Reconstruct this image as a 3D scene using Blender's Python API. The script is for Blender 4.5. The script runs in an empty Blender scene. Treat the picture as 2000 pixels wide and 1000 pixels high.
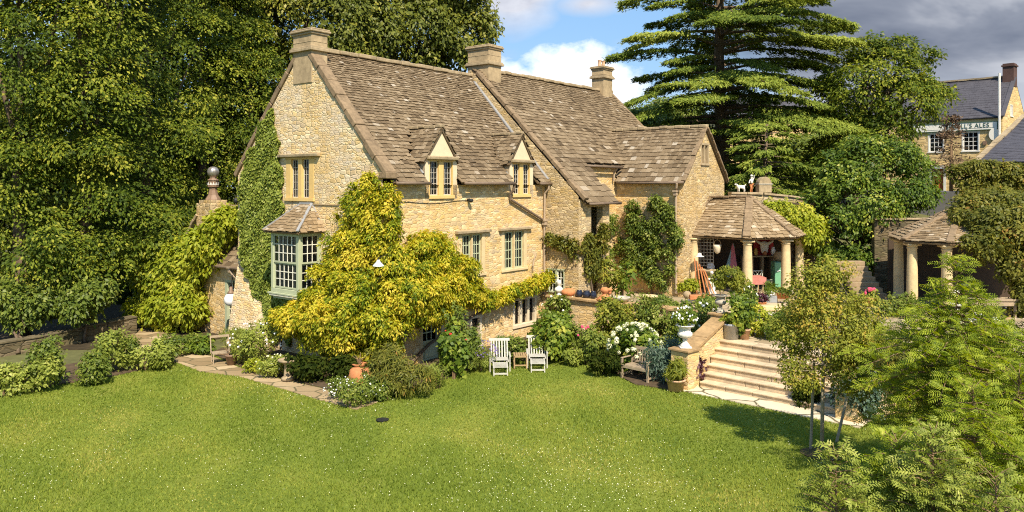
import bpy, bmesh, math
import numpy as np
from mathutils import Vector, Matrix
R = math.radians
sc = bpy.context.scene
# ---------------------------------------------------------------- camera, sky, sun, exposure
F, HX, HY, CH = 1510.0, 1000.0, 362.0, 6.2            # focal length and horizon in photo pixels, eye height in metres
cam_data = bpy.data.cameras.new('camera'); cam = bpy.data.objects.new('camera', cam_data)
sc.collection.objects.link(cam); sc.camera = cam
cam.location = (0, 0, CH); cam.rotation_euler = (R(90), 0, 0)
cam_data.sensor_width = 36; cam_data.lens = F/2000*36; cam_data.shift_y = -(500-HY)/2000
cam_data.clip_end = 3000; cam_data.clip_start = 0.1
ELEV = R(48); SAZ = Vector((.30, -.954, 0)).normalized()
SUN = Vector((SAZ.x*math.cos(ELEV), SAZ.y*math.cos(ELEV), math.sin(ELEV)))
sd = bpy.data.lights.new('sun', 'SUN'); sd.energy = 5.0; sd.angle = R(.5); sd.color = (1, .89, .72)
so = bpy.data.objects.new('sun', sd); sc.collection.objects.link(so)
so.rotation_euler = (-SUN).to_track_quat('-Z', 'Y').to_euler(); so.location = (10, -20, 40)
sc.view_settings.view_transform = 'Standard'; sc.view_settings.look = 'None'
sc.view_settings.exposure = .68; sc.view_settings.gamma = 1
sc.cycles.filter_width = 1.1; sc.cycles.use_denoising = False; sc.cycles.max_bounces = 6; sc.cycles.diffuse_bounces = 3; sc.cycles.glossy_bounces = 2
sc.cycles.transmission_bounces = 3; sc.cycles.transparent_max_bounces = 6
sc.cycles.caustics_reflective = False; sc.cycles.caustics_refractive = False

class NT:
    """tiny node-tree helper"""
    def __init__(s, tree): s.t = tree; s.t.nodes.clear()
    def n(s, typ, **kw):
        nd = s.t.nodes.new(typ)
        for k, v in kw.items():
            if k == 'inp':
                for i, val in v.items():
                    if hasattr(val, 'is_output') or isinstance(val, bpy.types.NodeSocket): s.t.links.new(val, nd.inputs[i])
                    else: nd.inputs[i].default_value = val
            else: setattr(nd, k, v)
        return nd
    def math(s, op, a, b=0.0, c=0.0, clamp=False):
        nd = s.n('ShaderNodeMath', operation=op, use_clamp=clamp, inp={0: a, 1: b, 2: c}); return nd.outputs[0]
    def mix(s, f, a, b, blend='MIX'):
        nd = s.n('ShaderNodeMix', data_type='RGBA', blend_type=blend, inp={0: f, 6: a, 7: b}); return nd.outputs[2]
    def ramp(s, f, stops, interp='LINEAR'):
        nd = s.n('ShaderNodeValToRGB', inp={0: f}); cr = nd.color_ramp; cr.interpolation = interp
        while len(cr.elements) < len(stops): cr.elements.new(.5)
        for e, (p, c) in zip(cr.elements, stops):
            e.position = p; e.color = tuple(c)+(1,) if len(c) == 3 else c
        return nd.outputs[0]
    def rng(s, v, a, b, c=0.0, d=1.0):
        return s.n('ShaderNodeMapRange', inp={0: v, 1: a, 2: b, 3: c, 4: d}).outputs[0]
    def noise(s, vec, scale, detail=4.0, rough=.55, dist=0.0):
        return s.n('ShaderNodeTexNoise', inp={'Vector': vec, 'Scale': scale, 'Detail': detail, 'Roughness': rough, 'Distortion': dist})
    def vmul(s, vec, xyz): return s.n('ShaderNodeVectorMath', operation='MULTIPLY', inp={0: vec, 1: xyz}).outputs[0]
    def vadd(s, a, b): return s.n('ShaderNodeVectorMath', operation='ADD', inp={0: a, 1: b}).outputs[0]

world = bpy.data.worlds.new('World'); sc.world = world; world.use_nodes = True
W = NT(world.node_tree)
sky = W.n('ShaderNodeTexSky', sky_type='NISHITA', sun_disc=False, sun_elevation=ELEV, sun_rotation=math.atan2(SAZ.x, SAZ.y), air_density=1.2, dust_density=.6, ozone_density=2.0)
bg1 = W.n('ShaderNodeBackground', inp={0: W.mix(.55, sky.outputs[0], (1.9, 4.0, 7.2, 1)), 1: .092})
tc = W.n('ShaderNodeTexCoord'); sx = W.n('ShaderNodeSeparateXYZ', inp={0: tc.outputs['Generated']})
ysafe = W.math('MAXIMUM', sx.outputs[1], .05)
az = W.math('DIVIDE', sx.outputs[0], ysafe); el = W.math('DIVIDE', sx.outputs[2], ysafe)
cv = W.n('ShaderNodeCombineXYZ', inp={0: az, 1: el, 2: sx.outputs[1]}).outputs[0]
n1 = W.noise(W.vmul(cv, (1, 1.5, 1)), 9, 7, .58).outputs[0]
n2 = W.noise(W.vmul(cv, (1, 2.4, 1)), 3.2, 5, .55, .4).outputs[0]
def ell(cx, cy, rx, ry, soft, nz, amp):
    a = W.math('POWER', W.math('DIVIDE', W.math('SUBTRACT', az, cx), rx), 2.0)
    b = W.math('POWER', W.math('DIVIDE', W.math('SUBTRACT', el, cy), ry), 2.0)
    r = W.math('SQRT', W.math('ADD', a, b))
    r = W.math('ADD', r, W.math('MULTIPLY', W.math('SUBTRACT', nz, .5), amp))
    return W.rng(r, 1.0, 1.0-soft, 0, 1)
cum = W.math('MAXIMUM', ell(.085, .13, .085, .066, .30, n1, 1.9), ell(.01, .105, .10, .056, .30, n1, 1.9))
top = W.math('MAXIMUM', ell(.0, .255, .07, .075, .5, n2, 1.3), ell(.1, .235, .06, .02, .9, n1, 1.2))
drk = ell(.72, .20, .50, .30, .35, n2, .8)
hor = W.rng(el, .155, .10, 0, 1)
stray = W.rng(n2, .55, .72, 0, .75)
ccol = W.ramp(n1, [(.3, (.70, .74, .80)), (.55, (1.0, 1.0, 1.0))])
dcol = W.mix(hor, W.ramp(n2, [(.34, (.115, .14, .20)), (.5, (.23, .255, .315)), (.62, (.42, .44, .49))]), (.46, .50, .57, 1))
wcl = W.mix(stray, (0, 0, 0, 1), (1, 1, 1, 1))
b_c = W.n('ShaderNodeBackground', inp={0: ccol, 1: .92})
b_t = W.n('ShaderNodeBackground', inp={0: W.ramp(n1, [(.35, (.40, .42, .50)), (.65, (.66, .68, .74))]), 1: .85})
b_d = W.n('ShaderNodeBackground', inp={0: dcol, 1: .85})
m = W.n('ShaderNodeMixShader', inp={0: W.math('MULTIPLY', stray, .6), 1: bg1.outputs[0], 2: b_t.outputs[0]})
m = W.n('ShaderNodeMixShader', inp={0: top, 1: m.outputs[0], 2: b_t.outputs[0]})
m = W.n('ShaderNodeMixShader', inp={0: drk, 1: m.outputs[0], 2: b_d.outputs[0]})
m = W.n('ShaderNodeMixShader', inp={0: cum, 1: m.outputs[0], 2: b_c.outputs[0]})
W.n('ShaderNodeOutputWorld', inp={0: m.outputs[0]})

# ---------------------------------------------------------------- frames
def P(px, py, d): return np.array(((px-HX)/F*d, d, CH-(py-HY)/F*d))     # photo ray at distance d
def G(px, py, z=0.0):                                                   # where a photo ray meets height z
    return P(px, py, F*(CH-z)/(py-HY))
CORN = np.array((-4.26, 25.46, 0.0)); UU = np.array((.622, .783, 0)); VV = np.array((-.783, .622, 0)); ZZ = np.array((0, 0, 1.0))
HROT = math.atan2(UU[1], UU[0])
def H(u, v, z=0.0): return CORN+UU*u+VV*v+ZZ*z                          # house frame -> world
rng = np.random.default_rng(7)

# ---------------------------------------------------------------- materials
def mat(name):
    m = bpy.data.materials.new(name); m.use_nodes = True; return m, NT(m.node_tree)
def out(t, sh, disp=None): t.n('ShaderNodeOutputMaterial', inp={0: sh})
def bsdf(t, col, rough=.8, nrm=None, spec=.3, metal=0.0, **kw):
    inp = {'Base Color': col, 'Roughness': rough, 'Specular IOR Level': spec, 'Metallic': metal}
    if nrm is not None: inp['Normal'] = nrm
    inp.update(kw)
    return t.n('ShaderNodeBsdfPrincipled', inp=inp).outputs[0]
def bump(t, h, strength=.5, dist=.02): return t.n('ShaderNodeBump', inp={'Height': h, 'Strength': strength, 'Distance': dist}).outputs[0]
def c4(c): return (c[0], c[1], c[2], 1)
M = {}
def plain(name, col, rough=.6, var=.25, scale=12, spec=.3, metal=0, bmp=.15):
    m, t = mat(name); tcn = t.n('ShaderNodeTexCoord').outputs['Object']
    nz = t.noise(tcn, scale, 6, .65).outputs[0]; nb = t.noise(tcn, scale*.17, 3).outputs[0]
    f = t.math('ADD', t.math('MULTIPLY', nz, .6), t.math('MULTIPLY', nb, .4))
    lo = tuple(x*(1-var) for x in col); hi = tuple(min(1, x*(1+var)) for x in col)
    c = t.ramp(f, [(.3, lo), (.7, hi)])
    out(t, bsdf(t, c, rough, bump(t, nz, bmp, .01), spec, metal)); M[name] = m; return m
def stone(name, cols, mort, rowh=.082, stain=(.62, .55, .44), stain_amt=.5, ochre=(.55, .33, .10), ochre_amt=.4, bstr=.9, rand=.72):
    """coursed rubble: stretched cells in the wall's own metres (UV = along, height)"""
    m, t = mat(name); uv = t.n('ShaderNodeUVMap', uv_map='UVMap').outputs[0]
    big = t.noise(uv, .45, 5, .6).outputs[0]; big2 = t.noise(t.vadd(uv, (17, 5, 0)), .8, 5, .65).outputs[0]
    fine = t.noise(uv, 26, 5, .7).outputs[0]
    wob = t.noise(uv, 1.7, 3)
    d = t.vadd(uv, t.vmul(t.vadd(wob.outputs[1], (-.5, -.5, -.5)), (.25, .12, 0)))
    d = t.vadd(d, t.vmul(t.vadd(t.noise(uv, 9, 2).outputs[1], (-.5, -.5, -.5)), (.05, .03, 0)))
    def cell(rh, wd):
        q = t.vmul(d, (wd/rh, 1/rh, 1)); v_ = t.n('ShaderNodeTexVoronoi', voronoi_dimensions='2D', inp={'Vector': q, 'Scale': 1.0, 'Randomness': rand}); e_ = t.n('ShaderNodeTexVoronoi', voronoi_dimensions='2D', feature='DISTANCE_TO_EDGE', inp={'Vector': q, 'Scale': 1.0, 'Randomness': rand})
        return v_.outputs['Color'], e_.outputs[0]
    (ca, ea), (cb_, eb) = cell(rowh, .36), cell(rowh*1.75, .52)
    pick = t.rng(t.noise(t.vmul(uv, (.5, 1.6, 1)), 1.1, 3, .6).outputs[0], .50, .53, 0, 1)
    vcol = t.mix(pick, ca, cb_); edist = t.mix(pick, ea, eb)
    rnd = t.n('ShaderNodeSeparateColor', inp={0: vcol})
    k = len(cols)
    c = t.ramp(rnd.outputs[0], [((i+.0)/k, cc) for i, cc in enumerate(cols)], 'CONSTANT')
    val = t.rng(rnd.outputs[1], 0, 1, .78, 1.14)
    c = t.mix(1.0, c, t.n('ShaderNodeCombineColor', inp={0: val, 1: val, 2: val}).outputs[0], 'MULTIPLY')
    c = t.mix(t.rng(big, .46, .66, 0, ochre_amt), c, c4(ochre))
    c = t.mix(t.rng(big2, .48, .68, 0, stain_amt), c, c4(stain))
    streak = t.noise(t.vmul(uv, (2.2, .35, 1)), 1.0, 5, .7).outputs[0]; c = t.mix(t.rng(streak, .55, .75, 0, .38), c, (.26, .21, .14, 1))
    blot = t.noise(t.vadd(uv, (3, 9, 0)), 1.9, 6, .7).outputs[0]; c = t.mix(t.rng(blot, .58, .72, 0, .45), c, (.30, .25, .18, 1))
    edge = t.rng(edist, .02, .10, 0, 1)
    c = t.mix(t.math('ADD', t.math('MULTIPLY', edge, .45), .55), c4(mort), c)
    c = t.mix(t.rng(fine, .35, .7, .22, 0), c, (.12, .09, .06, 1))
    h = t.math('ADD', t.math('MULTIPLY', t.rng(edist, 0, .16, 0, 1), .7), t.math('ADD', t.math('MULTIPLY', fine, .35), t.math('MULTIPLY', rnd.outputs[2], .4)))
    out(t, bsdf(t, c, .92, bump(t, h, bstr, .022), .15)); M[name] = m
stone('rubble_warm', [(.70, .48, .215), (.76, .55, .275), (.62, .42, .18), (.72, .49, .20), (.60, .46, .27), (.82, .64, .36)], (.62, .46, .25), ochre=(.72, .45, .13), ochre_amt=.55, stain=(.66, .53, .36), stain_amt=.45, bstr=.7)
stone('rubble_pale', [(.76, .58, .34), (.82, .66, .40), (.72, .52, .26), (.78, .57, .27), (.66, .53, .36), (.84, .70, .47)], (.68, .53, .33), ochre=(.76, .48, .14), ochre_amt=.6, stain=(.72, .61, .48), stain_amt=.6, bstr=1.0)
stone('rubble_grey', [(.58, .43, .21), (.48, .35, .17), (.64, .48, .26), (.54, .38, .16), (.44, .33, .19), (.68, .53, .30)], (.54, .41, .23), ochre=(.58, .36, .11), stain=(.50, .41, .28), stain_amt=.5, bstr=1.0)
stone('rubble_dry', [(.46, .36, .20), (.38, .29, .16), (.54, .42, .24), (.42, .31, .15), (.34, .27, .18), (.6, .48, .3)], (.14, .10, .06), rowh=.1, bstr=1.3)
stone('shade_dark_rubble', [(.17, .135, .08), (.12, .10, .055), (.22, .175, .10), (.15, .115, .06), (.10, .085, .05)], (.04, .03, .02), rowh=.11, stain=(.08, .09, .03), ochre=(.16, .11, .05), bstr=1.3)  # stone colour darkened to stand in for shade on both walls
stone('brick_stone', [(.70, .50, .22), (.76, .55, .26), (.64, .45, .19), (.72, .51, .21)], (.64, .48, .25), rowh=.2, stain_amt=.15, ochre_amt=.2, rand=.35)
plain('dressed_stone', (.60, .46, .25), .85, .22, 9)
plain('ochre_stone', (.66, .45, .17), .85, .15, 7)
plain('pale_stone', (.64, .54, .38), .85, .22, 9, bmp=.3)
plain('weathered_stone', (.34, .26, .155), .9, .45, 7, bmp=.4)
plain('chimney_stone', (.38, .285, .165), .9, .4, 6, bmp=.4)
plain('coping_stone', (.22, .155, .09), .9, .5, 8, bmp=.5)
plain('brown_coping', (.36, .235, .11), .85, .45, 6, bmp=.4)
plain('plaster', (.66, .53, .35), .9, .12, 5)
plain('step_stone', (.56, .435, .28), .9, .5, 2.2, bmp=.6)
plain('weathered_white', (.44, .42, .36), .75, .3, 22)
plain('lead', (.25, .25, .25), .6, .25, 6, spec=.4)
plain('iron_gutter', (.17, .12, .08), .6, .3, 10)
plain('pipe_paint', (.36, .27, .18), .6, .25, 10)
plain('sage_paint', (.40, .43, .28), .5, .1, 4)
plain('cream_bars', (.72, .70, .58), .5, .08, 6)
plain('leading', (.50, .46, .38), .5, .2, 10)
plain('black_iron', (.02, .02, .02), .5, .2, 10)
plain('white_paint', (.66, .63, .56), .65, .2, 14)
plain('white_china', (.8, .8, .78), .25, .06, 6, spec=.5)
plain('white_marble', (.72, .69, .60), .6, .2, 9)
plain('grey_stone', (.42, .38, .30), .9, .4, 9, bmp=.4)
plain('weathered_wood', (.34, .26, .17), .8, .35, 30)
plain('teak', (.36, .24, .12), .7, .3, 30)
plain('terracotta', (.50, .20, .08), .8, .3, 10, bmp=.3)
plain('pale_terracotta', (.58, .36, .22), .85, .3, 10)
plain('zinc', (.40, .41, .41), .45, .25, 10, metal=.4)
plain('dark_wood_and_shade', (.06, .04, .025), .8, .3, 20)  # dark wood, also the painted shade of loggia wall and pane backings
plain('bark', (.14, .10, .065), .95, .4, 14, bmp=.8)
plain('pale_bark', (.34, .28, .2), .95, .3, 14, bmp=.6)
plain('twig', (.20, .13, .07), .9, .3, 20)
plain('red_cloth', (.62, .03, .03), .8, .2, 20)
plain('rose_cloth', (.48, .18, .14), .85, .4, 40)
plain('pink_board', (.55, .17, .20), .5, .1, 5)
plain('teal_board', (.22, .36, .36), .5, .1, 5)
plain('green_fridge', (.16, .38, .22), .35, .08, 5, spec=.5)
plain('red_poster', (.42, .03, .03), .6, .15, 8)
plain('rust_pole', (.50, .19, .07), .7, .3, 20)
plain('blue_black', (.02, .025, .045), .2, .2, 8, spec=.6)
plain('silver_pot', (.42, .38, .33), .3, .5, 14, metal=.7)
plain('brown_pot', (.22, .14, .09), .5, .4, 12)
plain('red_door', (.30, .07, .02), .5, .2, 10)
plain('dark_brick', (.09, .05, .04), .9, .4, 12)
plain('slate_dark', (.075, .07, .078), .6, .35, 10)
plain('asphalt', (.10, .10, .10), .9, .2, 10)
plain('yellow_glaze', (.5, .33, .08), .4, .2, 10)
plain('shade_dark_litter', (.05, .036, .018), .95, .6, 4, bmp=.9)  # litter colour darkened to stand in for shade under the trees
plain('soil', (.085, .058, .032), .95, .5, 6, bmp=.8)
plain('sign_white', (.82, .77, .66), .6, .08, 6)
plain('sign_ink', (.05, .10, .06), .6, .1, 6)
plain('shade_dark_stone', (.13, .105, .06), .95, .5, 9, bmp=.8)  # coping colour darkened the same way, in place of tree shade
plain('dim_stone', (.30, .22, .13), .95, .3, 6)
plain('petal_white', (.85, .84, .78), .8, .08, 20)
plain('petal_cream', (.74, .73, .47), .8, .12, 20)
plain('petal_pink', (.62, .09, .16), .8, .3, 20)
plain('petal_violet', (.20, .15, .34), .8, .3, 20)
plain('skin_paint', (.5, .28, .18), .7, .1, 10)

def slate_mat(name, stops, lichen=.5):
    m, t = mat(name); o = t.n('ShaderNodeTexCoord').outputs['Object']
    a = t.n('ShaderNodeAttribute', attribute_name='tint').outputs['Fac']
    c = t.ramp(a, stops)
    nz = t.noise(o, 7, 6, .7).outputs[0]; nf = t.noise(o, 30, 4, .7).outputs[0]; nb = t.noise(o, .5, 4).outputs[0]
    c = t.mix(t.rng(nf, .4, .7, .35, 0), c, (.05, .035, .02, 1))
    c = t.mix(t.rng(nb, .4, .65, 0, .35), c, (.16, .115, .07, 1))
    c = t.mix(t.math('MULTIPLY', t.rng(nz, .60, .70, 0, 1), lichen), c, (.52, .47, .37, 1))
    out(t, bsdf(t, c, .92, bump(t, nf, .6, .02), .15)); M[name] = m
slate_mat('stone_slate', [(0, (.085, .058, .032)), (.42, (.215, .155, .090)), (.8, (.325, .245, .150)), (.93, (.38, .295, .195)), (1, (.50, .43, .33))], .6)
slate_mat('pale_slate', [(0, (.20, .135, .07)), (.45, (.33, .235, .13)), (.8, (.44, .33, .20)), (1, (.6, .5, .36))], .6)

def glass(name, col=(.02, .022, .025), tr=.55):
    m, t = mat(name)
    g = t.n('ShaderNodeBsdfGlossy', inp={0: (.9, .92, .95, 1), 1: .03}).outputs[0]
    tp = t.n('ShaderNodeBsdfTransparent', inp={0: (.75, .78, .76, 1)}).outputs[0]
    dk = t.n('ShaderNodeBsdfDiffuse', inp={0: c4(col)}).outputs[0]
    a = t.n('ShaderNodeMixShader', inp={0: tr, 1: dk, 2: tp}).outputs[0]
    fr = t.n('ShaderNodeFresnel', inp={0: 1.45}).outputs[0]
    out(t, t.n('ShaderNodeMixShader', inp={0: fr, 1: a, 2: g}).outputs[0]); M[name] = m
glass('window_glass', tr=.8)

def leafmat(name, stops, trans=.30, rough=.45, spec=.35, tcol=None):
    m, t = mat(name)
    a = t.n('ShaderNodeAttribute', attribute_name='tint').outputs['Fac']
    c = t.ramp(a, stops)
    hs = t.n('ShaderNodeHueSaturation', inp={0: .485, 1: 1.1, 2: 1.5, 4: c}).outputs[0]
    p = bsdf(t, c, rough, None, spec)
    tl = t.n('ShaderNodeBsdfTranslucent', inp={0: hs}).outputs[0]
    out(t, t.n('ShaderNodeMixShader', inp={0: trans, 1: p, 2: tl}).outputs[0]); M[name] = m
leafmat('leaf_beech', [(0, (0.028, 0.050, 0.008)), (0.4, (0.085, 0.125, 0.013)), (0.75, (0.205, 0.235, 0.024)), (1, (0.350, 0.340, 0.045))], .30, .5, .1)
leafmat('leaf_deep', [(0, (0.012, 0.022, 0.004)), (0.5, (0.030, 0.044, 0.006)), (0.85, (0.060, 0.070, 0.010)), (1, (0.100, 0.110, 0.020))], .2, .6, .03)
leafmat('leaf_olive', [(0, (0.060, 0.080, 0.012)), (0.5, (0.145, 0.165, 0.022)), (0.85, (0.250, 0.240, 0.036)), (1, (0.340, 0.300, 0.050))], .25, .45, .2)
leafmat('leaf_gold', [(0, (0.100, 0.155, 0.012)), (0.3, (0.240, 0.285, 0.018)), (0.65, (0.470, 0.430, 0.028)), (1, (0.700, 0.570, 0.070))], .38, .5, .15)
leafmat('leaf_lime', [(0, (0.120, 0.170, 0.012)), (0.45, (0.280, 0.325, 0.025)), (0.8, (0.430, 0.430, 0.045)), (1, (0.560, 0.510, 0.080))], .35, .5, .15)
leafmat('leaf_ivy', [(0, (0.095, 0.135, 0.018)), (0.5, (0.220, 0.260, 0.040)), (0.85, (0.350, 0.370, 0.080)), (1, (0.460, 0.450, 0.150))], .2, .4, .2)
leafmat('leaf_cedar', [(0, (0.052, 0.090, 0.017)), (0.4, (0.140, 0.190, 0.028)), (0.75, (0.260, 0.305, 0.048)), (1, (0.370, 0.395, 0.085))], .24, .6, .08)
leafmat('leaf_shrub', [(0, (0.055, 0.090, 0.014)), (0.5, (0.140, 0.185, 0.026)), (0.85, (0.250, 0.280, 0.050)), (1, (0.380, 0.380, 0.090))], .3, .45, .2)
leafmat('leaf_bright', [(0, (0.045, 0.085, 0.011)), (0.5, (0.125, 0.185, 0.020)), (0.85, (0.260, 0.300, 0.036)), (1, (0.420, 0.410, 0.070))], .3, .45, .2)
leafmat('leaf_yellowgreen', [(0, (0.100, 0.130, 0.018)), (0.5, (0.230, 0.250, 0.032)), (0.85, (0.360, 0.345, 0.050)), (1, (0.460, 0.340, 0.060))], .35, .5, .15)
leafmat('leaf_fir', [(0, (0.085, 0.135, 0.014)), (0.4, (0.205, 0.265, 0.022)), (0.75, (0.360, 0.410, 0.040)), (1, (0.500, 0.500, 0.090))], .38, .5, .15)
leafmat('leaf_silver', [(0, (0.120, 0.155, 0.028)), (0.5, (0.255, 0.300, 0.050)), (0.85, (0.390, 0.415, 0.090)), (1, (0.500, 0.500, 0.160))], .34, .5, .15)
leafmat('leaf_blue', [(0, (.04, .075, .045)), (.5, (.08, .13, .085)), (1, (.16, .22, .15))], .2)
leafmat('leaf_vine', [(0, (0.065, 0.080, 0.012)), (0.5, (0.150, 0.155, 0.022)), (0.85, (0.240, 0.215, 0.035)), (1, (0.340, 0.170, 0.040))], .3, .5, .2)
leafmat('leaf_purple', [(0, (.03, .008, .012)), (.6, (.08, .02, .03)), (1, (.2, .1, .1))], .2)
leafmat('leaf_dead', [(0, (.09, .055, .03)), (1, (.22, .14, .08))], .1)
leafmat('grass_blade', [(0, (.125, .18, .025)), (.45, (.22, .275, .040)), (.8, (.33, .34, .062)), (1, (.46, .41, .12))], .4, .6, .1)

def lawn_mat():
    m, t = mat('lawn'); o = t.n('ShaderNodeTexCoord').outputs['Object']
    a = t.noise(o, .35, 5, .6).outputs[0]; b = t.noise(o, 5, 6, .7).outputs[0]; f = t.noise(o, 60, 3, .7).outputs[0]
    mow = t.n('ShaderNodeTexWave', inp={'Vector': t.vmul(o, (.6, .85, 1)), 'Scale': .28, 'Distortion': 2.0, 'Detail': 1.0}).outputs['Fac']
    k = t.math('ADD', t.math('MULTIPLY', a, .60), t.math('ADD', t.math('MULTIPLY', b, .25), t.math('MULTIPLY', mow, .10)))
    c = t.ramp(k, [(.28, (.12, .175, .025)), (.5, (.215, .262, .040)), (.66, (.32, .322, .064))])
    c = t.mix(t.rng(f, .35, .65, .35, 0), c, (.08, .12, .01, 1))
    out(t, bsdf(t, c, .9, bump(t, t.math('ADD', f, t.math('MULTIPLY', b, .8)), .8, .05), .1)); M['lawn'] = m
lawn_mat()
def paving_mat(name, cols, sx=1.1, sy=1.5):
    m, t = mat(name); o = t.n('ShaderNodeTexCoord').outputs['Object']
    s = t.vmul(o, (sx, sy, 1)); s = t.vadd(s, t.vmul(t.noise(o, 1.2, 3).outputs[1], (.3, .3, 0)))
    v = t.n('ShaderNodeTexVoronoi', voronoi_dimensions='2D', distance='CHEBYCHEV', inp={'Vector': s, 'Scale': 1, 'Randomness': .75})
    e = t.n('ShaderNodeTexVoronoi', voronoi_dimensions='2D', feature='DISTANCE_TO_EDGE', inp={'Vector': s, 'Scale': 1, 'Randomness': .75})
    r = t.n('ShaderNodeSeparateColor', inp={0: v.outputs['Color']}).outputs[0]
    nz = t.noise(o, 5, 6, .7).outputs[0]
    c = t.ramp(t.math('ADD', t.math('MULTIPLY', r, .6), t.math('MULTIPLY', nz, .4)), [(.25, cols[0]), (.55, cols[1]), (.8, cols[2])])
    c = t.mix(t.rng(e.outputs[0], .01, .05, 1, 0), c, (.10, .09, .045, 1))
    out(t, bsdf(t, c, .9, bump(t, t.math('ADD', nz, t.rng(e.outputs[0], 0, .06, 0, 1)), .5, .02), .15)); M[name] = m
paving_mat('flagstone', [(.24, .17, .09), (.34, .25, .14), (.46, .35, .21)])
paving_mat('terrace_flags', [(.30, .23, .14), (.42, .33, .21), (.52, .43, .29)])

# ---------------------------------------------------------------- objects
def link(o): sc.collection.objects.link(o); return o
def tag(o, label=None, cat=None, group=None, kind=None):
    if label: o['label'] = label
    if cat: o['category'] = cat
    if group: o['group'] = group
    if kind: o['kind'] = kind
    return o
def thing(name, loc, label, cat, group=None, rotz=0.0):
    o = link(bpy.data.objects.new(name, None)); o.location = tuple(loc); o.rotation_euler = (0, 0, rotz); o.empty_display_size = .2
    return tag(o, label, cat, group)
def kids(o): return [x for x in bpy.data.objects if x.parent == o]
def copy_thing(o, loc, rotz=None, label=None, scale=None, parent=None):
    c = link(o.copy()); c.parent = parent
    if parent is None:
        c.location = tuple(loc)
        if rotz is not None: c.rotation_euler = (0, 0, rotz)
        if scale: c.scale = (scale,)*3
        if label: c['label'] = label
    for k in kids(o): copy_thing(k, None, parent=c)
    return c

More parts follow.
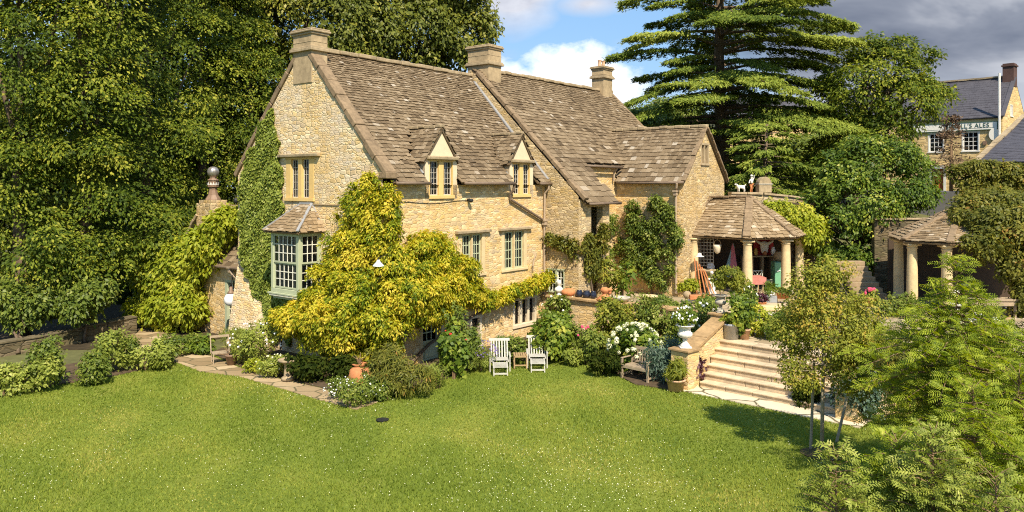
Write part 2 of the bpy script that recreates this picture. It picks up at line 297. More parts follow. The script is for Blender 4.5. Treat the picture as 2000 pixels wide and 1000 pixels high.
class MB:
    """collects quads and polygons, then links them as one mesh object"""
    def __init__(s): s.v = []; s.f = []; s.t = []
    def add(s, vs, fs, tint=0.0):
        b = len(s.v); s.v.extend([tuple(map(float, p)) for p in vs]); s.f.extend([tuple(b+i for i in f) for f in fs]); s.t.extend([tint]*len(fs)); return s
    def obox(s, c, ax, ay, az, tint=0.0):
        c, ax, ay, az = map(np.asarray, (c, ax, ay, az))
        vs = [c+i*ax+j*ay+k*az for k in (-1, 1) for j in (-1, 1) for i in (-1, 1)]
        return s.add(vs, [(0, 2, 3, 1), (4, 5, 7, 6), (0, 1, 5, 4), (2, 6, 7, 3), (0, 4, 6, 2), (1, 3, 7, 5)], tint)
    def box(s, x0, x1, y0, y1, z0, z1, tint=0.0):
        return s.obox(((x0+x1)/2, (y0+y1)/2, (z0+z1)/2), (abs(x1-x0)/2, 0, 0), (0, abs(y1-y0)/2, 0), (0, 0, abs(z1-z0)/2), tint)
    def beam(s, a, b, w, h, up=(0, 0, 1), tint=0.0):
        a, b = np.asarray(a, float), np.asarray(b, float); d = b-a; L = np.linalg.norm(d); d /= L
        x = np.cross(d, up); x = x/np.linalg.norm(x) if np.linalg.norm(x) > 1e-6 else np.array((1., 0, 0)); y = np.cross(x, d)
        return s.obox((a+b)/2, x*w/2, d*L/2, y*h/2, tint)
    def prism(s, poly, vec, tint=0.0):
        n = len(poly); p = [np.asarray(q, float) for q in poly]; q = [a+np.asarray(vec) for a in p]
        return s.add(p+q, [tuple(range(n))[::-1], tuple(range(n, 2*n))]+[(i, (i+1) % n, n+(i+1) % n, n+i) for i in range(n)], tint)
    def tube(s, pts, rad, n=8, cap=True, tint=0.0):
        pts = [np.asarray(p, float) for p in pts]; k = len(pts); rad = rad if hasattr(rad, '__len__') else [rad]*k
        vs = []; ref = np.array((.13, .27, .95)); fs = []
        for i, p in enumerate(pts):
            d = pts[min(i+1, k-1)]-pts[max(i-1, 0)]; d /= (np.linalg.norm(d)+1e-9)
            r0 = ref if abs(d@ref) < .95 else np.array((1., 0, 0)); x = np.cross(d, r0); x /= np.linalg.norm(x); y = np.cross(d, x)
            for j in range(n):
                a = 2*math.pi*j/n; vs.append(p+(x*math.cos(a)+y*math.sin(a))*rad[i])
        for i in range(k-1):
            for j in range(n): fs.append((i*n+j, i*n+(j+1) % n, (i+1)*n+(j+1) % n, (i+1)*n+j))
        if cap: fs += [tuple(range(n))[::-1], tuple((k-1)*n+j for j in range(n))]
        return s.add(vs, fs, tint)
    def lathe(s, prof, c=(0, 0, 0), n=16, tint=0.0, flute=0.0, nf=10):
        vs = []; fs = []; k = len(prof)
        for r, z in prof:
            for j in range(n):
                a = 2*math.pi*j/n; rr = r*(1+flute*math.cos(a*nf)); vs.append((c[0]+rr*math.cos(a), c[1]+rr*math.sin(a), c[2]+z))
        for i in range(k-1):
            for j in range(n): fs.append((i*n+j, i*n+(j+1) % n, (i+1)*n+(j+1) % n, (i+1)*n+j))
        fs += [tuple(range(n))[::-1], tuple((k-1)*n+j for j in range(n))]
        return s.add(vs, fs, tint)
    def blob(s, c, r, n=10, m_=7, tint=0.0, jit=0.0):
        r = np.broadcast_to(np.asarray(r, float), (3,)); vs = []; fs = []
        for i in range(m_+1):
            th = math.pi*i/m_
            for j in range(n):
                a = 2*math.pi*j/n; k = 1+jit*(rng.random()-.5)
                vs.append((c[0]+r[0]*k*math.sin(th)*math.cos(a), c[1]+r[1]*k*math.sin(th)*math.sin(a), c[2]+r[2]*k*math.cos(th)))
        for i in range(m_):
            for j in range(n): fs.append((i*n+j, (i+1)*n+j, (i+1)*n+(j+1) % n, i*n+(j+1) % n))
        return s.add(vs, fs, tint)
    def build(s, name, material, parent=None, smooth=False, bevel=0.0, loc=None, tint=False):
        me = bpy.data.meshes.new(name); me.from_pydata(s.v, [], s.f); me.materials.append(M[material] if isinstance(material, str) else material)
        bm = bmesh.new(); bm.from_mesh(me); bm.normal_update(); uvl = bm.loops.layers.uv.new('UVMap')
        for f in bm.faces:
            n = f.normal
            if abs(n.z) > .75: i, j = 0, 1
            elif abs(n.x) > abs(n.y): i, j = 1, 2
            else: i, j = 0, 2
            for l in f.loops: l[uvl].uv = (l.vert.co[i], l.vert.co[j])
        bm.to_mesh(me); bm.free()
        if tint:
            at = me.attributes.new('tint', 'FLOAT', 'FACE'); at.data.foreach_set('value', np.array(s.t, np.float32))
        if smooth: me.polygons.foreach_set('use_smooth', np.ones(len(me.polygons), bool))
        o = link(bpy.data.objects.new(name, me)); o.parent = parent
        if loc is not None: o.location = tuple(loc)
        if bevel:
            b = o.modifiers.new('bevel', 'BEVEL'); b.width = bevel; b.segments = 2; b.limit_method = 'ANGLE'; b.angle_limit = R(40)
        return o

class Wall:
    """a flat wall in its thing's frame: point = O + a*A + z*Z + d*N (N points outdoors)"""
    def __init__(s, O, A, N): s.O, s.A, s.N = map(lambda q: np.asarray(q, float), (O, A, N))
    def p(s, a, z, d=0.0): return s.O+s.A*a+ZZ*z+s.N*d
    def box(s, mb, a0, a1, z0, z1, d0, d1): return mb.obox(s.p((a0+a1)/2, (z0+z1)/2, (d0+d1)/2), s.A*(a1-a0)/2, s.N*(d1-d0)/2, ZZ*(z1-z0)/2)
    def quad(s, mb, a0, a1, z0, z1, d):
        q = [s.p(a0, z0, d), s.p(a1, z0, d), s.p(a1, z1, d), s.p(a0, z1, d)]; return mb.add(q, [(0, 1, 2, 3) if np.cross(s.A, ZZ)@s.N > 0 else (3, 2, 1, 0)])
    def sheet(s, mb, poly, holes=(), depth=.3):
        bm = bmesh.new(); f = bm.faces.new([bm.verts.new((a, z, 0)) for a, z in poly])
        for (a0, a1, z0, z1) in holes:
            for co, no in (((a0, 0, 0), (1, 0, 0)), ((a1, 0, 0), (1, 0, 0)), ((0, z0, 0), (0, 1, 0)), ((0, z1, 0), (0, 1, 0))):
                bmesh.ops.bisect_plane(bm, geom=bm.verts[:]+bm.edges[:]+bm.faces[:], plane_co=co, plane_no=no)
        flip = np.cross(s.A, ZZ)@s.N < 0
        bm.verts.ensure_lookup_table(); bm.verts.index_update(); vs = [s.p(v.co.x, v.co.y) for v in bm.verts]; fs = []
        for f in bm.faces:
            c = f.calc_center_median()
            if any(a0 < c.x < a1 and z0 < c.y < z1 for a0, a1, z0, z1 in holes): continue
            ix = [v.index for v in f.verts]; fs.append(ix[::-1] if (f.normal.z < 0) != flip else ix)
        mb.add(vs, fs); bm.free()
        for (a0, a1, z0, z1) in holes:
            q = [(a0, z0), (a1, z0), (a1, z1), (a0, z1)]
            mb.add([s.p(a, z) for a, z in q]+[s.p(a, z, -depth) for a, z in q], [(i, (i+1) % 4, 4+(i+1) % 4, 4+i) for i in range(4)])

def inpoly(x, y, poly):
    r = np.zeros(len(x), bool); n = len(poly)
    for i in range(n):
        x0, y0 = poly[i]; x1, y1 = poly[(i+1) % n]
        c = ((y0 > y) != (y1 > y)) & (x < (x1-x0)*(y-y0)/(y1-y0+1e-12)+x0); r ^= c
    return r
def slates(mb, O, X, Y, poly, c0=.21, c1=.11, w0=.27, w1=.16, thick=.036, deck=True, sag=0.0):
    """random-width stone slates in diminishing courses on the plane O + x*X + y*Y, kept inside poly"""
    O, X, Y = map(lambda q: np.asarray(q, float), (O, X, Y)); N = np.cross(X, Y); N /= np.linalg.norm(N)
    xs = [p[0] for p in poly]; ys = [p[1] for p in poly]; x0, x1, y0, y1 = min(xs), max(xs), min(ys), max(ys)
    if deck: mb.add([O+X*a+Y*b-N*.03 for a, b in poly]+[O+X*a+Y*b-N*.09 for a, b in poly], [tuple(range(len(poly))), tuple(range(len(poly), 2*len(poly)))[::-1]]+[(i, len(poly)+i, len(poly)+(i+1) % len(poly), (i+1) % len(poly)) for i in range(len(poly))], .1)
    y = y0-.02; pl = list(poly)
    while y < y1:
        k = (y-y0)/max(y1-y0, .01); ch = c0+(c1-c0)*k; wm = w0+(w1-w0)*k
        x = x0-rng.random()*wm; course = rng.random()*.12
        while x < x1:
            w = wm*(.6+.8*rng.random()); cx, cy = x+w/2, y+ch*.5
            if inpoly(np.array([cx]), np.array([min(max(cy, y0+.01), y1-.01)]), pl)[0]:
                jy = (rng.random()-.5)*.05; L = ch*1.5; lift = thick*(1.0+.5*rng.random()); t = thick*(.7+.7*rng.random())
                a0, a1 = max(x+.006, x0-.03), min(x+w-.006, x1+.03); tw = (rng.random()-.5)*.02; tk = (rng.random()-.5)*.03
                b = y+jy; e = min(b+L, y1); wv = .022*(1+math.sin(x*.75+1.3)*math.sin(y*.9+x*.2))
                Oo = O+N*wv; pts = [Oo+X*a0+Y*(b+tk)+N*lift, Oo+X*a1+Y*(b-tk)+N*(lift+tw), Oo+X*a1+Y*e, Oo+X*a0+Y*e]
                low = [p-N*t for p in pts]
                tint = min(1, max(0, rng.normal(.43, .20)+course+(.45 if rng.random() < .014 else 0)+.10*math.sin(x*.8+y*.5)*math.sin(y*1.1)))
                mb.add(pts+low, [(0, 1, 2, 3), (0, 4, 5, 1), (1, 5, 6, 2), (0, 3, 7, 4)], tint)
            x += w
        y += ch
def leaves(name, pts, nrm, size, tint, material, parent=None, aspect=.55, tdir=None, bend=.15, loc=None, seed=1):
    """one mesh of bent leaf-shaped quads"""
    r = np.random.default_rng(seed); n = len(pts); pts = np.asarray(pts, float)
    nrm = nrm/(np.linalg.norm(nrm, axis=1, keepdims=True)+1e-9)
    t = r.normal(size=(n, 3)) if tdir is None else np.asarray(tdir, float)
    t = t-nrm*(t*nrm).sum(1, keepdims=True); t /= (np.linalg.norm(t, axis=1, keepdims=True)+1e-9); b = np.cross(nrm, t)
    L = np.asarray(size, float).reshape(-1, 1)*np.ones((n, 1)); Wd = L*aspect*.5
    v = np.empty((n, 4, 3)); v[:, 0] = pts-t*L*.5; v[:, 2] = pts+t*L*.5-nrm*L*bend; v[:, 1] = pts+b*Wd+nrm*L*bend*.3-t*L*.05; v[:, 3] = pts-b*Wd+nrm*L*bend*.3-t*L*.05
    return quadmesh(name, v.reshape(-1, 3), n, tint, material, parent, loc)
def quadmesh(name, v, n, tint, material, parent=None, loc=None, k=4):
    me = bpy.data.meshes.new(name); me.vertices.add(n*k); me.vertices.foreach_set('co', np.ascontiguousarray(v, np.float32).ravel())
    me.loops.add(n*k); me.loops.foreach_set('vertex_index', np.arange(n*k, dtype=np.int32))
    me.polygons.add(n); me.polygons.foreach_set('loop_start', np.arange(0, n*k, k, dtype=np.int32)); me.polygons.foreach_set('loop_total', np.full(n, k, np.int32))
    me.update(calc_edges=True); at = me.attributes.new('tint', 'FLOAT', 'FACE'); at.data.foreach_set('value', np.clip(tint, 0, 1).astype(np.float32))
    me.materials.append(M[material]); o = link(bpy.data.objects.new(name, me)); o.parent = parent
    if loc is not None: o.location = tuple(loc)
    return o
def crown(blobs, ncl, per, rc, size, flat=.35, up=.5, droop=.25, shell=(.72, 1.04), front=.35, seed=1, tint=(.45, .2), fill=.06, eye=(0, 0, CH), zmin=-99, sub=0, gap=None, gs=1.0):
    """tufts of leaves spread through the outer shell of a union of ellipsoids: positions, normals, leaf directions, sizes, tints"""
    r = np.random.default_rng(seed); B = np.array(blobs, float); S = []
    for b in B:                                                       # every ellipsoid breaks up into uneven boughs
        ns = sub if sub else 12
        d = r.normal(size=(ns, 3)); d /= np.linalg.norm(d, axis=1, keepdims=True)
        rr = r.uniform(.34, .58, (ns, 1)); S.append(np.hstack([b[:3]+d*b[3:]*(1.06-rr*.75), b[3:]*rr*r.uniform(.8, 1.2, (ns, 3))]))
    core = B.copy(); core[:, 3:] *= .80; S = np.vstack(S+[core]); area = (S[:, 3]*S[:, 4]+S[:, 4]*S[:, 5]+S[:, 3]*S[:, 5]); k = r.choice(len(S), ncl*5, p=area/area.sum())
    btint = r.normal(0, tint[1]*.55, len(S))
    d = r.normal(size=(ncl*5, 3)); d[:, 2] += .25; d /= np.linalg.norm(d, axis=1, keepdims=True); q = shell[0]+(shell[1]-shell[0])*r.random((ncl*5, 1))**.7
    c = S[k, :3]+d*S[k, 3:]*q; nrm = d/S[k, 3:]; nrm /= np.linalg.norm(nrm, axis=1, keepdims=True)
    depth = np.full(len(c), 9.0)
    for b in S: depth = np.minimum(depth, (((c-b[:3])/b[3:])**2).sum(1))
    inside = depth < .40
    view = np.asarray(eye)-c; facing = (view*nrm).sum(1) > -.2*np.linalg.norm(view, axis=1)
    keep = (~inside | (r.random(len(c)) < fill)) & (facing | (r.random(len(c)) < front)) & (c[:, 2] > zmin)
    if gap is not None:                                               # hollows between the boughs, longer than they are high
        x_, y_, z_ = c[:, 0]*gs, c[:, 1]*gs, c[:, 2]*gs; nz_ = np.sin(1.5*x_+1.1*np.sin(1.9*z_+seed))*np.sin(1.3*y_+.9*z_)+.8*np.sin(3.1*z_+1.2*np.sin(1.1*x_+seed)+.7*y_)+.5*np.sin(4.3*x_+2.0*z_); keep &= (nz_ > gap) | (r.random(len(c)) < .10)
    k = k[keep][:ncl]
    c, nrm = c[keep][:ncl], nrm[keep][:ncl]; m_ = len(c); cn = nrm*(1-up)+np.array((.12, -.50, .86))*up; cn /= np.linalg.norm(cn, axis=1, keepdims=True)
    a = np.cross(cn, r.normal(size=(m_, 3))); a /= np.linalg.norm(a, axis=1, keepdims=True); b = np.cross(cn, a)
    th = r.random((m_, per))*2*np.pi; rad = np.sqrt(r.random((m_, per)))*rc*(.6+.8*r.random((m_, 1))); h = r.normal(size=(m_, per))*rc*flat
    off = (np.cos(th)*rad)[..., None]*a[:, None]+(np.sin(th)*rad)[..., None]*b[:, None]+h[..., None]*cn[:, None]
    off[..., 2] -= droop*(rad**2)/rc
    pos = (c[:, None]+off).reshape(-1, 3); N = (cn[:, None]+r.normal(size=(m_, per, 3))*.38).reshape(-1, 3)
    td = (off/(rc)+nrm[:, None]*.35+np.array((0, 0, -droop))+r.normal(size=(m_, per, 3))*.25).reshape(-1, 3)
    tn = (btint[k][:, None]+r.normal(tint[0], tint[1]*.6, (m_, 1))+r.normal(0, tint[1]*.7, (m_, per))).ravel(); sz = size*(.65+.7*r.random(m_*per))
    return pos, N, td, sz, tn
def to_world(p, nrm, td):
    Rm = np.array((UU, VV, ZZ)); return p@Rm+CORN, nrm@Rm, td@Rm
def foliage(name, blobs, ncl, per, rc, size, material, parent=None, house=False, aspect=.55, origin=(0, 0, 0), seed=1, bend=.15, **kw):
    p, N, td, sz, tn = crown(blobs, ncl, per, rc, size, seed=seed, **kw)
    if house: p, N, td = to_world(p, N, td)
    return leaves(name, p-np.asarray(origin), N, sz, tn, material, parent, aspect, td, bend, seed=seed+9)
# ================================================================ THE HOUSE (its own frame: x along the long front, y along the gable, z up)
house = thing('stone_house', CORN, 'long honey stone house with steep stone slate roofs, three chimneys and two dormers', 'house', rotz=HROT)
X3, Y3 = np.array((1., 0, 0)), np.array((0, 1., 0))
w_gable = Wall((0, 0, 0), Y3, -X3); w_front = Wall((0, 0, 0), X3, -Y3)
w_block = Wall((9.1, 0, 0), Y3, -X3); w_blockf = Wall((9.1, -1.68, 0), X3, -Y3); w_range = Wall((11.5, 0, 0), X3, -Y3)
w_wing = Wall((14.87, 0, 0), Y3, -X3); w_wingg = Wall((14.87, -3.52, 0), X3, -Y3)

def window(wall, a0, a1, z0, z1, lights, jamb=.13, sill=.12, head=.12, mull=.11, stone='dressed_stone', frame='leading', bars=(3, 5), bar=.014, fr=.03, hood=None, hood_mat='weathered_stone', curtain=None, parent=None, label=None, curt=.5, panes_d=-.15, inner=.0):
    parent = parent or house
    s = MB(); n = len(lights) if hasattr(lights, '__len__') else lights
    wall.box(s, a0, a0+jamb, z0+sill, z1-head, -.22, .012); wall.box(s, a1-jamb, a1, z0+sill, z1-head, -.22, .012)
    wall.box(s, a0-.04, a1+.04, z0, z0+sill, -.22, .06); wall.box(s, a0-.04, a1+.04, z1-head, z1, -.22, .016)
    lw = (a1-a0-2*jamb-(n-1)*mull)/n
    for i in range(1, n):
        c = a0+jamb+i*lw+(i-.5)*mull; wall.box(s, c-mull/2, c+mull/2, z0+sill, z1-head, -.2, .004)
    win = s.build('window', stone, parent, bevel=.012)
    if label: win['label'] = label
    f = MB(); g = MB(); cu = MB()
    for i in range(n):
        b0 = a0+jamb+i*(lw+mull); b1 = b0+lw; c0, c1 = z0+sill, z1-head; d = panes_d
        for (p0, p1, q0, q1) in ((b0, b0+fr, c0, c1), (b1-fr, b1, c0, c1), (b0+fr, b1-fr, c0, c0+fr), (b0+fr, b1-fr, c1-fr, c1)): wall.box(f, p0, p1, q0, q1, d-.025, d+.025)
        nb, mb_ = bars
        for k in range(1, nb): x = b0+fr+(lw-2*fr)*k/nb; wall.box(f, x-bar/2, x+bar/2, c0+fr, c1-fr, d-.01, d+.014)
        for k in range(1, mb_): z = c0+fr+(c1-c0-2*fr)*k/mb_; wall.box(f, b0+fr, b1-fr, z-bar/2, z+bar/2, d-.01, d+.012)
        wall.quad(g, b0+fr*.5, b1-fr*.5, c0+fr*.5, c1-fr*.5, d-.003)
        if curtain and (curtain == 'both' or i == curtain-1):
            m_ = 6; w0 = b0+.03; w1 = b0+.03+(lw-.06)*curt
            for k in range(m_): wall.box(cu, w0+(w1-w0)*k/m_, w0+(w1-w0)*(k+.7)/m_, c0+.02, c1-.02, d-.10-(k % 2)*.03, d-.085-(k % 2)*.03)
    f.build('frame', frame, win); g.build('pane', 'window_glass', win)
    bk = MB(); wall.box(bk, a0-.15, a1+.15, z0-.1, z1+.1, -.62, -.58); bk.build('dark_backing', 'dark_wood_and_shade', win)  # added dark panel behind the panes, keeps sky from showing through
    if cu.v: cu.build('curtain', 'white_paint', win)
    if hood:
        hm = MB(); e = hood; p = [wall.p(a0-e, z1+.01, .004), wall.p(a0-e, z1+.15, .004), wall.p(a0-e, z1+.12, .16), wall.p(a0-e, z1+.02, .15)]
        hm.prism(p, wall.A*(a1-a0+2*e)); hm.build('hood', hood_mat, win, bevel=.015)
    return win

# ---- walls with real openings
GW = (3.62, 5.28, 5.62, 7.22); BAYO = (3.3, 4.72, 2.5, 4.45)
m = MB(); w_gable.sheet(m, [(0, -.3), (8.46, -.3), (8.46, 6.75), (4.23, 11.22), (0, 6.6)], [GW, BAYO]); m.build('wall', 'rubble_pale', house)['label'] = 'pale gable end wall'
FD = (1.72, 2.92, -.05, 2.1); FA = (3.72, 5.2, 2.78, 4.4); FB = (6.2, 7.82, 2.78, 4.4); FC = (6.92, 8.48, .46, 1.66); FE = (4.35, 5.0, .1, 1.3)
D1 = (1.96, 3.62); D2 = (6.69, 8.25)
m = MB(); w_front.sheet(m, [(0, -.3), (9.1, -.3), (9.1, 6.22), (0, 6.22)], [FD, FA, FB, FC, FE, (D1[0]+.22, D1[1]-.22, 5.72, 6.22), (D2[0]+.22, D2[1]-.22, 5.72, 6.22)]); m.build('wall', 'rubble_warm', house)['label'] = 'warm stone long front wall'
m = MB(); BW = (-.98, -.14, 1.72, 2.72)
w_block.sheet(m, [(-1.68, -.3), (0, -.3), (0, 6.0), (4.2, 10.5), (4.2, 11.46), (-1.68, 5.74)], [BW]); w_blockf.sheet(m, [(0, -.3), (2.4, -.3), (2.4, 5.62), (0, 5.62)], [(.95, 1.85, 1.2, 5.3)])
m.add([(11.5, -1.68, -.3), (11.5, 0, -.3), (11.5, 0, 7.3), (11.5, -1.68, 5.66)], [(0, 1, 2, 3)]); m.build('wall', 'rubble_grey', house)['label'] = 'greyer stone walls of the projecting block'
m = MB(); w_range.sheet(m, [(0, -.3), (3.37, -.3), (3.37, 7.25), (0, 7.25)]); w_wing.sheet(m, [(-3.52, -.3), (0, -.3), (0, 6.5), (-3.52, 6.5)])
m.build('wall', 'rubble_warm', house)
m = MB(); w_wingg.sheet(m, [(0, -.3), (4.52, -.3), (4.52, 6.5), (2.26, 8.98), (0, 6.5)], [(1.83, 2.69, 7.14, 8.2)]); m.add([(19.39, -3.52, -.3), (19.39, 3, -.3), (19.39, 3, 6.5), (19.39, -3.52, 6.5)], [(0, 1, 2, 3)])
m.build('wall', 'rubble_grey', house)['label'] = 'grey stone gable of the rear wing'
m = MB()                                                              # back and far end walls
m.add([(0, 8.46, -.3), (21.25, 8.46, -.3), (21.25, 8.46, 6.9), (0, 8.46, 6.9)], [(0, 1, 2, 3)]); m.add([(21.25, 0, -.3), (21.25, 8.46, -.3), (21.25, 8.46, 6.9), (21.25, 4.23, 11.4), (21.25, 0, 6.9)], [(0, 1, 2, 3, 4)])
m.add([(9.38, 0, 6.5), (9.38, 8.46, 6.5), (9.38, 4.25, 11.5)], [(0, 1, 2)]); m.build('wall', 'rubble_grey', house)
m = MB()                                                              # floors and partitions seen dimly through the panes
for z in (2.3, 4.9): m.box(.3, 9.0, .3, 8.2, z-.08, z)
m.box(.3, 9.0, 3.0, 3.1, 0, 5.5); m.box(4.9, 5.0, .3, 8.2, 0, 6.0); m.build('floor', 'dark_wood_and_shade', house)

# ---- roofs
def fslope(z_at, y_at, slope): L = math.hypot(1, slope); return np.array((0, 1/L, slope/L)), L
YA, LA = fslope(0, 0, 1.08)
m = MB()
def ya(z): return (z-6.3)/1.08*LA
dz = lambda d, : None
S1 = (4.5)*LA
def dorm_cut(D): c = (D[0]+D[1])/2; return [(D[0]-.06, 0), (D[0]-.06, ya(7.35)), (c, ya(8.3)), (D[1]+.06, ya(7.35)), (D[1]+.06, 0)]
poly = [(.30, 0)]+dorm_cut(D1)+dorm_cut(D2)+[(9.1, 0), (9.1, S1), (.30, S1)]
slates(m, (0, -.25, 6.3), X3, YA, poly)
YAb = np.array((0, -YA[1], YA[2])); m.add([(.3, 8.75, 6.3), (9.1, 8.75, 6.3), (9.1, 4.25, 11.16), (.3, 4.25, 11.16)], [(0, 1, 2, 3)], .4)
m.build('roof', 'stone_slate', house, tint=True)
YB, LB = fslope(0, 0, .975)
m = MB(); yb = lambda y: (y+1.95)*LB
slates(m, (0, -1.95, 5.48), X3, YB, [(9.3, 0), (11.75, 0), (11.75, yb(-.25)), (15.6, yb(-.25)), (17.2, yb(1.5)), (19.5, yb(-.25)), (21.4, yb(-.25)), (21.4, yb(4.25)), (9.3, yb(4.25))], c0=.33, c1=.15, w0=.42)
m.add([(9.3, 8.75, 7.0), (21.4, 8.75, 7.0), (21.4, 4.25, 11.52), (9.3, 4.25, 11.52)], [(0, 1, 2, 3)], .4); m.build('roof', 'stone_slate', house, tint=True)
YC = np.array((1/math.hypot(1, 1.06), 0, 1.06/math.hypot(1, 1.06))); LC = math.hypot(1, 1.06)
m = MB(); slates(m, (14.66, 0, 6.36), -Y3, YC, [(0, 0), (3.62, 0), (3.62, 2.48*LC), (-1.75, 2.48*LC), (-.1, .85*LC), (0, .8*LC)], c0=.30, c1=.18)
slates(m, (19.62, -3.62, 6.36), Y3, YC*np.array((-1, 0, 1)), [(0, 0), (5, 0), (5, 2.48*LC), (0, 2.48*LC)], c0=.3, c1=.2); m.build('roof', 'stone_slate', house, tint=True)
# ridges and copings of rough stone
def run(mb, a, b, w, h, n, jit=.012, up=(0, 0, 1)):
    a, b = np.asarray(a, float), np.asarray(b, float)
    for i in range(n):
        j = rng.normal(size=3)*jit; mb.beam(a+(b-a)*(i/n)+j, a+(b-a)*((i+.985)/n)+j, w*(1+rng.normal()*.04), h*(1+rng.normal()*.08), up)
for a_, b_, w_, n_ in (((.65, 4.25, 11.24), (9.8, 4.25, 11.22), .34, 20), ((10.6, 4.25, 11.60), (21.4, 4.25, 11.60), .34, 24), ((17.13, -3.66, 9.02), (17.13, 1.7, 9.04), .3, 13)):
    m = MB(); run(m, a_, b_, w_, .15, n_); m.build('ridge', 'weathered_stone', house, bevel=.03)
m = MB(); run(m, (.16, -.16, 6.58), (.16, 3.86, 10.96), .46, .2, 8, .008, (0, -1, .9)); m.box(-.08, .38, -.28, .12, 6.42, 6.64); m.build('coping', 'coping_stone', house, bevel=.03)['label'] = 'gable verge coping on the sunny side'
m = MB(); run(m, (.16, 8.62, 6.6), (.16, 4.7, 10.95), .46, .2, 8, .008, (0, 1, .9)); m.build('coping', 'coping_stone', house, bevel=.03)['label'] = 'gable verge coping above the ivy'
m = MB(); run(m, (9.28, -1.95, 5.62), (9.28, 3.9, 11.33), .30, .16, 14, .008, (0, -1, 1)); m.build('coping', 'coping_stone', house, bevel=.025)['label'] = 'coping between the two roofs'
m = MB(); m.beam((9.02, -.2, 6.46), (9.02, 3.9, 10.88), .16, .05, (0, -1, 1)); m.build('flashing', 'lead', house)
for s_ in (-1, 1): m = MB(); run(m, (17.13+s_*2.45, -3.6, 6.42), (17.13+s_*.05, -3.6, 8.96), .22, .09, 9, .012, (s_, 0, 1)); m.build('verge', 'coping_stone', house, bevel=.02)
m = MB(); run(m, (21.4, -.3, 7.15), (21.4, 4.2, 11.5), .25, .1, 12, .012, (0, -1, 1)); m.build('verge', 'coping_stone', house, bevel=.02)

# ---- chimneys
def chimney(x0, x1, y0, y1, zb, zt, mat_='chimney_stone', band=.75):
    m = MB(); m.box(x0, x1, y0, y1, zb, zt-.14); ch = m.build('chimney', mat_, house, bevel=.02)
    m = MB(); m.box(x0-.1, x1+.1, y0-.1, y1+.1, zt-.14, zt-.06); m.box(x0-.07, x1+.07, y0-.07, y1+.07, zt-.06, zt); m.box(x0-.05, x1+.05, y0-.05, y1+.05, zt-.22, zt-.141)
    m.build('cap', 'weathered_stone', ch, bevel=.025)
    m = MB(); zc = zt-band; m.prism([(x0-.1, y0-.1, zc-.07), (x1+.1, y0-.1, zc-.07), (x1+.1, y1+.1, zc-.07), (x0-.1, y1+.1, zc-.07)], (0, 0, .1)); m.box(x0-.06, x1+.06, y0-.06, y1+.06, zc+.021, zc+.1)
    m.box(x0-.012, x1+.012, y0-.012, y1+.012, zt-.5, zt-.475); m.build('moulding', 'weathered_stone', ch, bevel=.02); return ch
chimney(-.03, .68, 3.72, 4.82, 9.9, 11.88)
chimney(9.75, 10.66, 3.66, 4.95, 10.2, 12.68, band=.86)
c3 = chimney(20.0, 20.95, 3.85, 4.65, 11.0, 12.95, band=.62)
m = MB()
for x in (20.2, 20.6): m.lathe([(.11, 0), (.09, .3), (.12, .32), (.12, .36)], (x, 4.25, 12.95), 10)
m.build('chimney_pot', 'pale_terracotta', c3)

# ---- dormers: stone gable, cheeks, own little roof, mullioned window
def dormer(D, za, label):
    a0, a1 = D; c = (a0+a1)/2; zk = 7.16; zs = 5.70
    m = MB(); w_front.sheet(m, [(a0, zs), (a1, zs), (a1, zk), (c, za+.02), (a0, zk)], [(a0+.22, a1-.22, zs+.02, zk-.06)])
    for x in (a0, a1): m.add([(x, 0, zs), (x, 0, zk), (x, .75, zk), (x, .75, 6.6)], [(0, 1, 2, 3), (3, 2, 1, 0)])
    d = m.build('dormer', 'plaster', house); d['label'] = label
    yr = (za-6.3)/1.08-.25+.1; ys = (zk-6.3)/1.08-.25
    m = MB(); h = za-zk; wd = c-a0
    for s_ in (-1, 1):
        e = c+s_*(wd+.10); Yv = np.array((-s_*wd, 0, h)); Lv = np.linalg.norm(Yv); Yv /= Lv
        ez = zk-.10*h/wd; ye = (ez-6.3)/1.08-.25+.14
        L1 = Lv*(1+.10/wd)
        if s_ < 0: slates(m, (e, -.05, ez), -Y3, Yv, [(0, 0), (-(ye+.05), 0), (-(yr+.05), L1), (0, L1)], c0=.19, c1=.15, w0=.26, thick=.025)
        else: slates(m, (e, -.05, ez), Y3, Yv, [(0, 0), (ye+.05, 0), (yr+.05, L1), (0, L1)], c0=.19, c1=.15, w0=.26, thick=.025)
    m.build('roof', 'stone_slate', d, tint=True)
    m = MB(); run(m, (c, -.06, za+.05), (c, yr, za+.05), .2, .1, 6); m.build('ridge', 'weathered_stone', d, bevel=.02)
    m = MB(); m.beam((a0-.05, .03, 6.62), (a0-.05, .72, 7.30), .09, .03, (0, -1, 1)); m.build('flashing', 'lead', d)
    window(w_front, a0+.22, a1-.22, zs+.02, zk-.06, 2, jamb=.03, sill=.13, head=.04, mull=.24, panes_d=-.11, stone='ochre_stone', bars=(3, 6), hood=.16, label='dormer window with leaded lights', curtain=2, curt=.9)
dormer(D1, 8.27, 'nearer stone dormer'); dormer(D2, 8.27, 'farther stone dormer')

